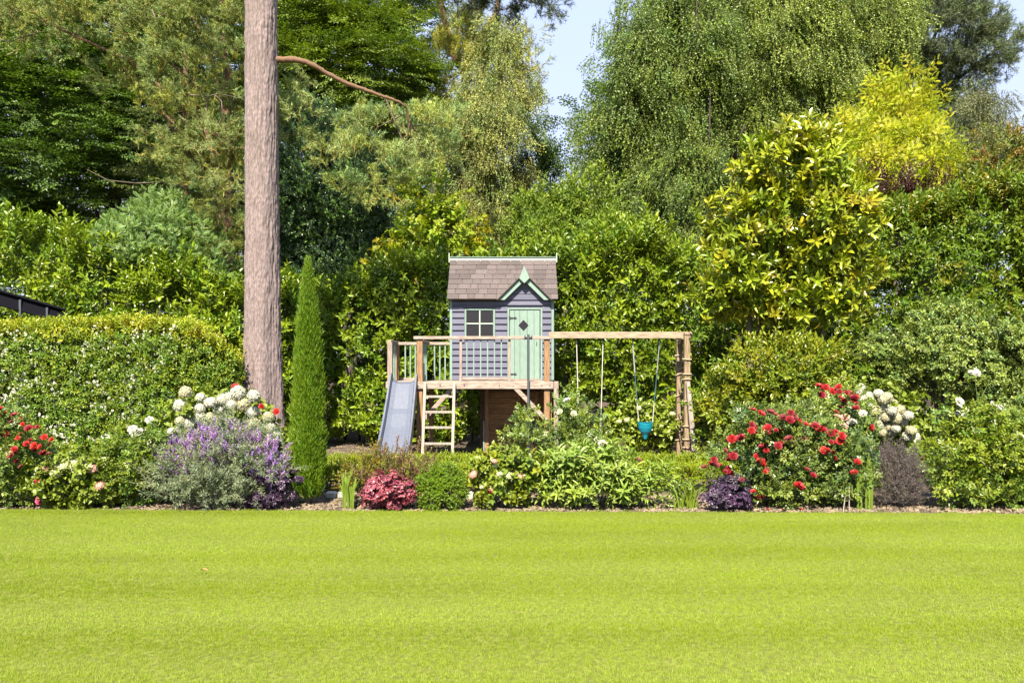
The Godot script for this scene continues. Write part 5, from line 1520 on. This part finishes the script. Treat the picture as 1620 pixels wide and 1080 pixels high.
	# --- the large red rose
	lb = lobes([[1180, 725, 50, 40], [1240, 700, 60, 45], [1295, 720, 55, 50], [1330, 735, 38, 45], [1240, 765, 60, 35], [1310, 775, 55, 28], [1200, 680, 35, 25], [1270, 670, 40, 20]], 9.9, 0.2)
	t = shrub("rose_bush", "large red rose bush right of the swing frame", "rose bushes in the border", foot(1260, 9.9), S.rose, leafy(Color(0.14, 0.20, 0.06), 0.36, 0.35), lb, rose_o.merged({"stems": 16}, true), "rose bush")
	flowers(t, "flower", roses, red, [[1204, 655, 3, 0.04], [1190, 672, 3, 0.05], [1200, 685, 1, 0.03], [1215, 677, 2, 0.04], [1228, 681, 2, 0.03], [1237, 663, 4, 0.05], [1250, 665, 5, 0.05], [1262, 667, 4, 0.05], [1275, 670, 2, 0.03], [1290, 675, 2, 0.03], [1158, 695, 1, 0.01], [1171, 694, 2, 0.02], [1208, 707, 4, 0.04], [1228, 704, 2, 0.03], [1240, 698, 4, 0.04], [1258, 701, 2, 0.03], [1303, 680, 3, 0.04], [1316, 686, 3, 0.04], [1133, 736, 5, 0.04], [1160, 722, 4, 0.03], [1152, 742, 4, 0.04], [1204, 731, 4, 0.035], [1211, 747, 3, 0.03], [1277, 743, 1, 0.02], [1303, 711, 2, 0.03], [1321, 702, 3, 0.03], [1322, 713, 3, 0.03], [1343, 698, 3, 0.03], [1262, 769, 4, 0.035], [1201, 786, 2, 0.02], [1192, 778, 1, 0.01], [1278, 744, 1, 0.01], [1174, 759, 1, 0.01], [1287, 752, 1, 0.01], [1322, 765, 1, 0.01], [1357, 731, 1, 0.02], [1348, 728, 1, 0.01], [1352, 748, 1, 0.02]], 9.5, [0.6, 1.0])
	flowers(t, "fallen_petal", roses, [M.red2], [[1215, 806, 1, 0.0], [1240, 807, 1, 0.0], [1268, 806, 1, 0.0]], 9.45, [0.3, 0.5], 0.6, 0.02)
	lb = lobes([[1320, 650, 35, 28], [1345, 670, 35, 30], [1310, 680, 35, 30]], 10.6, 0.15)
	t = shrub("rose_bush", "second red rose bush standing behind, beside the white hydrangea", "rose bushes in the border", foot(1325, 10.6), S.rose, rose_leaf, lb, rose_o, "rose bush")
	flowers(t, "flower", roses, red, [[1302, 615, 3, 0.05], [1303, 622, 2, 0.04], [1328, 620, 4, 0.05], [1340, 622, 4, 0.05], [1350, 628, 4, 0.05], [1356, 638, 3, 0.05], [1335, 634, 3, 0.04], [1329, 645, 2, 0.04], [1378, 678, 2, 0.03]], 10.3, [0.55, 0.9])
	flowers(t, "white_flower", roses, [M.white, M.blush], [[1338, 662, 2, 0.04], [1350, 668, 3, 0.04], [1366, 655, 2, 0.05], [1345, 745, 2, 0.03]], 10.2)
	lb = lobes([[1385, 650, 40, 35], [1420, 665, 36, 30], [1400, 690, 50, 30]], 11.4, 0.15)
	t = shrub("hydrangea", "tall white mophead hydrangea behind the red roses on the right", "hydrangeas in the border", foot(1400, 11.4), S.hydrangea, hyd, lb, {"cov": 2.0, "cr": 0.1, "per": 3, "up": 0.5}, "hydrangea")
	var wh := []
	for q in [[1362, 614], [1375, 626], [1390, 622], [1404, 628], [1371, 640], [1384, 650], [1396, 643], [1410, 640], [1424, 648], [1388, 660], [1402, 660], [1418, 662], [1438, 657], [1390, 672], [1402, 674], [1416, 666], [1430, 668], [1396, 684], [1411, 684], [1443, 681], [1448, 692], [1358, 622], [1366, 632], [1380, 634], [1398, 632], [1412, 650], [1424, 656], [1418, 678], [1436, 690]]: wh.append([q[0], q[1], 1, 0.0])
	flowers(t, "flower_head", heads, [M.white, M.white, M.white_old], wh, 10.9, [0.72, 1.0], 0.3, 0.1)
	# --- right end
	t = thing("iris_clump", "tall upright fan of green strap leaves right of the large red rose", "plant", foot(1368, 9.5), "clumps of upright iris leaves")
	blades(t, "leaf", 1359, 9.5, 7, 0.75, 0.026, 0.035, 0.10, strap)
	blades(t, "leaf", 1374, 9.5, 9, 0.78, 0.026, 0.04, 0.12, strap)
	for q in [[1334, 812, 1338, 783], [1344, 811, 1344, 770]]:
		var cane := thing("garden_cane", "thin bare garden cane %s" % ("leaning slightly, left of the two by the iris leaves" if q[0] == 1334 else "standing straight, right of the two by the iris leaves"), "cane", foot(q[0], 9.4), "garden canes")
		limb("shaft", [foot(q[0], 9.4) - Vector3(0, 0.02, 0), at(q[2], q[3], 9.42)], [0.008, 0.007], M.wood_pale, cane, 6)
	lb = lobes([[1416, 765, 32, 40], [1416, 735, 24, 24], [1418, 788, 30, 16]], 9.75, 0.05)
	shrub("grey_shrub", "rounded wiry grey purple shrub between the iris leaves and the white roses", "", foot(1416, 9.8), S.wire, leafy(Color(0.155, 0.125, 0.125), 0.6, 0.25), lb, {"cov": 2.2, "cr": 0.06, "per": 4, "up": 0.6, "shell": 0.3, "sc": [0.6, 1.0], "tints": [Color(1, 1, 1), Color(0.85, 0.9, 0.8), Color(1.1, 0.95, 1.15)]})
	var last := leafy(Color(0.185, 0.255, 0.04), 0.38, 0.45)
	lb = lobes([[1500, 735, 45, 45], [1560, 715, 55, 45], [1610, 740, 50, 50], [1500, 780, 45, 22], [1570, 775, 55, 30], [1640, 770, 50, 40], [1540, 680, 40, 25], [1600, 690, 45, 25], [1660, 710, 50, 40]], 9.85, 0.2)
	t = shrub("rose_bush", "broad rose bush with white blooms at the right end of the border", "rose bushes in the border", foot(1560, 9.9), S.rose, last, lb, rose_o.merged({"sc": [1.0, 1.6], "stems": 16}, true), "rose bush")
	flowers(t, "flower", roses, [M.white], [[1517, 643, 2, 0.03], [1513, 656, 2, 0.03], [1525, 658, 1, 0.03], [1583, 644, 3, 0.03], [1542, 678, 3, 0.03], [1545, 593, 3, 0.04], [1537, 590, 2, 0.03], [1606, 685, 4, 0.06], [1615, 690, 3, 0.05]], 9.6, [0.6, 0.9])
	limb("cane_stem", [at(1555, 690, 9.85), at(1548, 640, 9.8), at(1543, 597, 9.75)], [0.008, 0.007, 0.004], M.stalk, t, 5)
	limb("cane_stem", [at(1548, 640, 9.8), at(1560, 615, 9.8), at(1567, 600, 9.75)], [0.006, 0.005, 0.003], M.stalk, t, 5)
	flowers(t, "burgundy_flower", roses, [M.burgundy], [[1457, 725, 2, 0.02], [1450, 740, 2, 0.02], [1452, 753, 2, 0.02]], 9.8, [0.5, 0.7])
	# --- between border and hedge
	lb = lobes([[990, 685, 35, 26], [1035, 675, 35, 28], [1010, 660, 30, 18], [1050, 695, 26, 18], [975, 700, 22, 14]], 14.9, 0.15)
	t = shrub("hydrangea", "bright leafy hydrangea with small cream heads below the bucket swing", "", at(1012, 690, 14.9) * Vector3(1, 0, 1) + Vector3(0, -0.035, 0), S.hydrangea, leafy(Color(0.24, 0.30, 0.03), 0.4, 0.5), lb, {"cov": 2.4, "cr": 0.1, "per": 3, "up": 0.5}, "hydrangea")
	flowers(t, "flower_head", flat_heads, [M.cream], [[980, 666, 1, 0.0], [992, 664, 1, 0.0], [1012, 645, 1, 0.0], [1064, 654, 1, 0.0], [1024, 668, 1, 0.0]], 14.5, [0.7, 1.0], 0.5, 0.05)
	var phot := leafy(Color(0.23, 0.275, 0.024), 0.36, 0.5)
	lb = lobes([[1230, 600, 85, 50], [1180, 645, 55, 55], [1290, 600, 45, 50], [1160, 690, 40, 35], [1265, 650, 60, 50], [1220, 572, 50, 22]], 12.9, 0.2)
	shrub("photinia", "yellow green evergreen shrub with coppery tips below the magnolia", "", foot(1225, 12.9), S.laurel, phot, lb, {"cov": 2.6, "cr": 0.12, "per": 4, "up": 0.5, "sc": [0.65, 0.95], "stems": 10, "sr": 0.014, "holes": -0.1, "hf": 90.0, "tints": [Color(1, 1, 1), Color(0.75, 0.9, 0.9), Color(1.3, 1.0, 0.7), Color(1.1, 1.05, 0.8)]})
	lb = lobes([[1500, 525, 65, 36], [1455, 560, 60, 40], [1560, 555, 65, 45], [1525, 592, 65, 32], [1418, 598, 36, 30], [1610, 590, 55, 50], [1580, 640, 45, 30], [1650, 540, 50, 50], [1390, 560, 26, 30]], 13.1, 0.3)
	t = thing("small_tree", "spreading small leaved evergreen with a short forked trunk behind the white roses", "tree", foot(1490, 13.1))
	for q in [[1486, 1455, 560], [1489, 1500, 540], [1494, 1540, 560], [1497, 1580, 590]]:
		var b0 := foot(q[0], 13.1) - Vector3(0, 0.02, 0)
		var e0 := at(q[1], q[2], 13.1)
		var m0 := at(q[0], 655, 13.1).lerp(e0, 0.12)
		limb("trunk", [b0, m0, m0.lerp(e0, 0.5) + Vector3(0, 0.05, 0.1), e0], [0.04, 0.034, 0.024, 0.012], M.bark, t, 8)
	for l in lb: limb("limb", [at(1492, 640, 13.1), (at(1492, 620, 13.1) + l[0]) * 0.5, l[0], l[0] + rv() * 0.2], [0.03, 0.024, 0.014, 0.006], M.bark_grey, t, 5)
	crown(t, "crown", S.round, leafy(Color(0.21, 0.265, 0.065), 0.38, 0.4), lb, {"cov": 2.5, "cr": 0.12, "holes": -0.08, "hf": 80.0, "per": 5, "up": 0.45, "sc": [0.7, 1.1], "tints": [Color(1, 1, 1), Color(0.75, 0.9, 0.9), Color(1.25, 1.2, 0.9)]})
	# a fallen leaf on the lawn
	t = thing("fallen_leaf", "single dry brown leaf lying on the lawn", "leaf", at(322, 908, 6.55) * Vector3(1, 0, 1) + Vector3(0, 0.02, 0))
	var mb2 := MB.new()
	mb2.leaf(Vector3(-0.03, 0.012, 0), Vector3(1, 0.1, 0.2).normalized(), Vector3.UP, 0.07, 0.035, 0.3, 0.1)
	put("blade", mb2.mesh(), solid(Color(0.30, 0.14, 0.05), 0.7), t, Transform3D(Basis(), t.position))
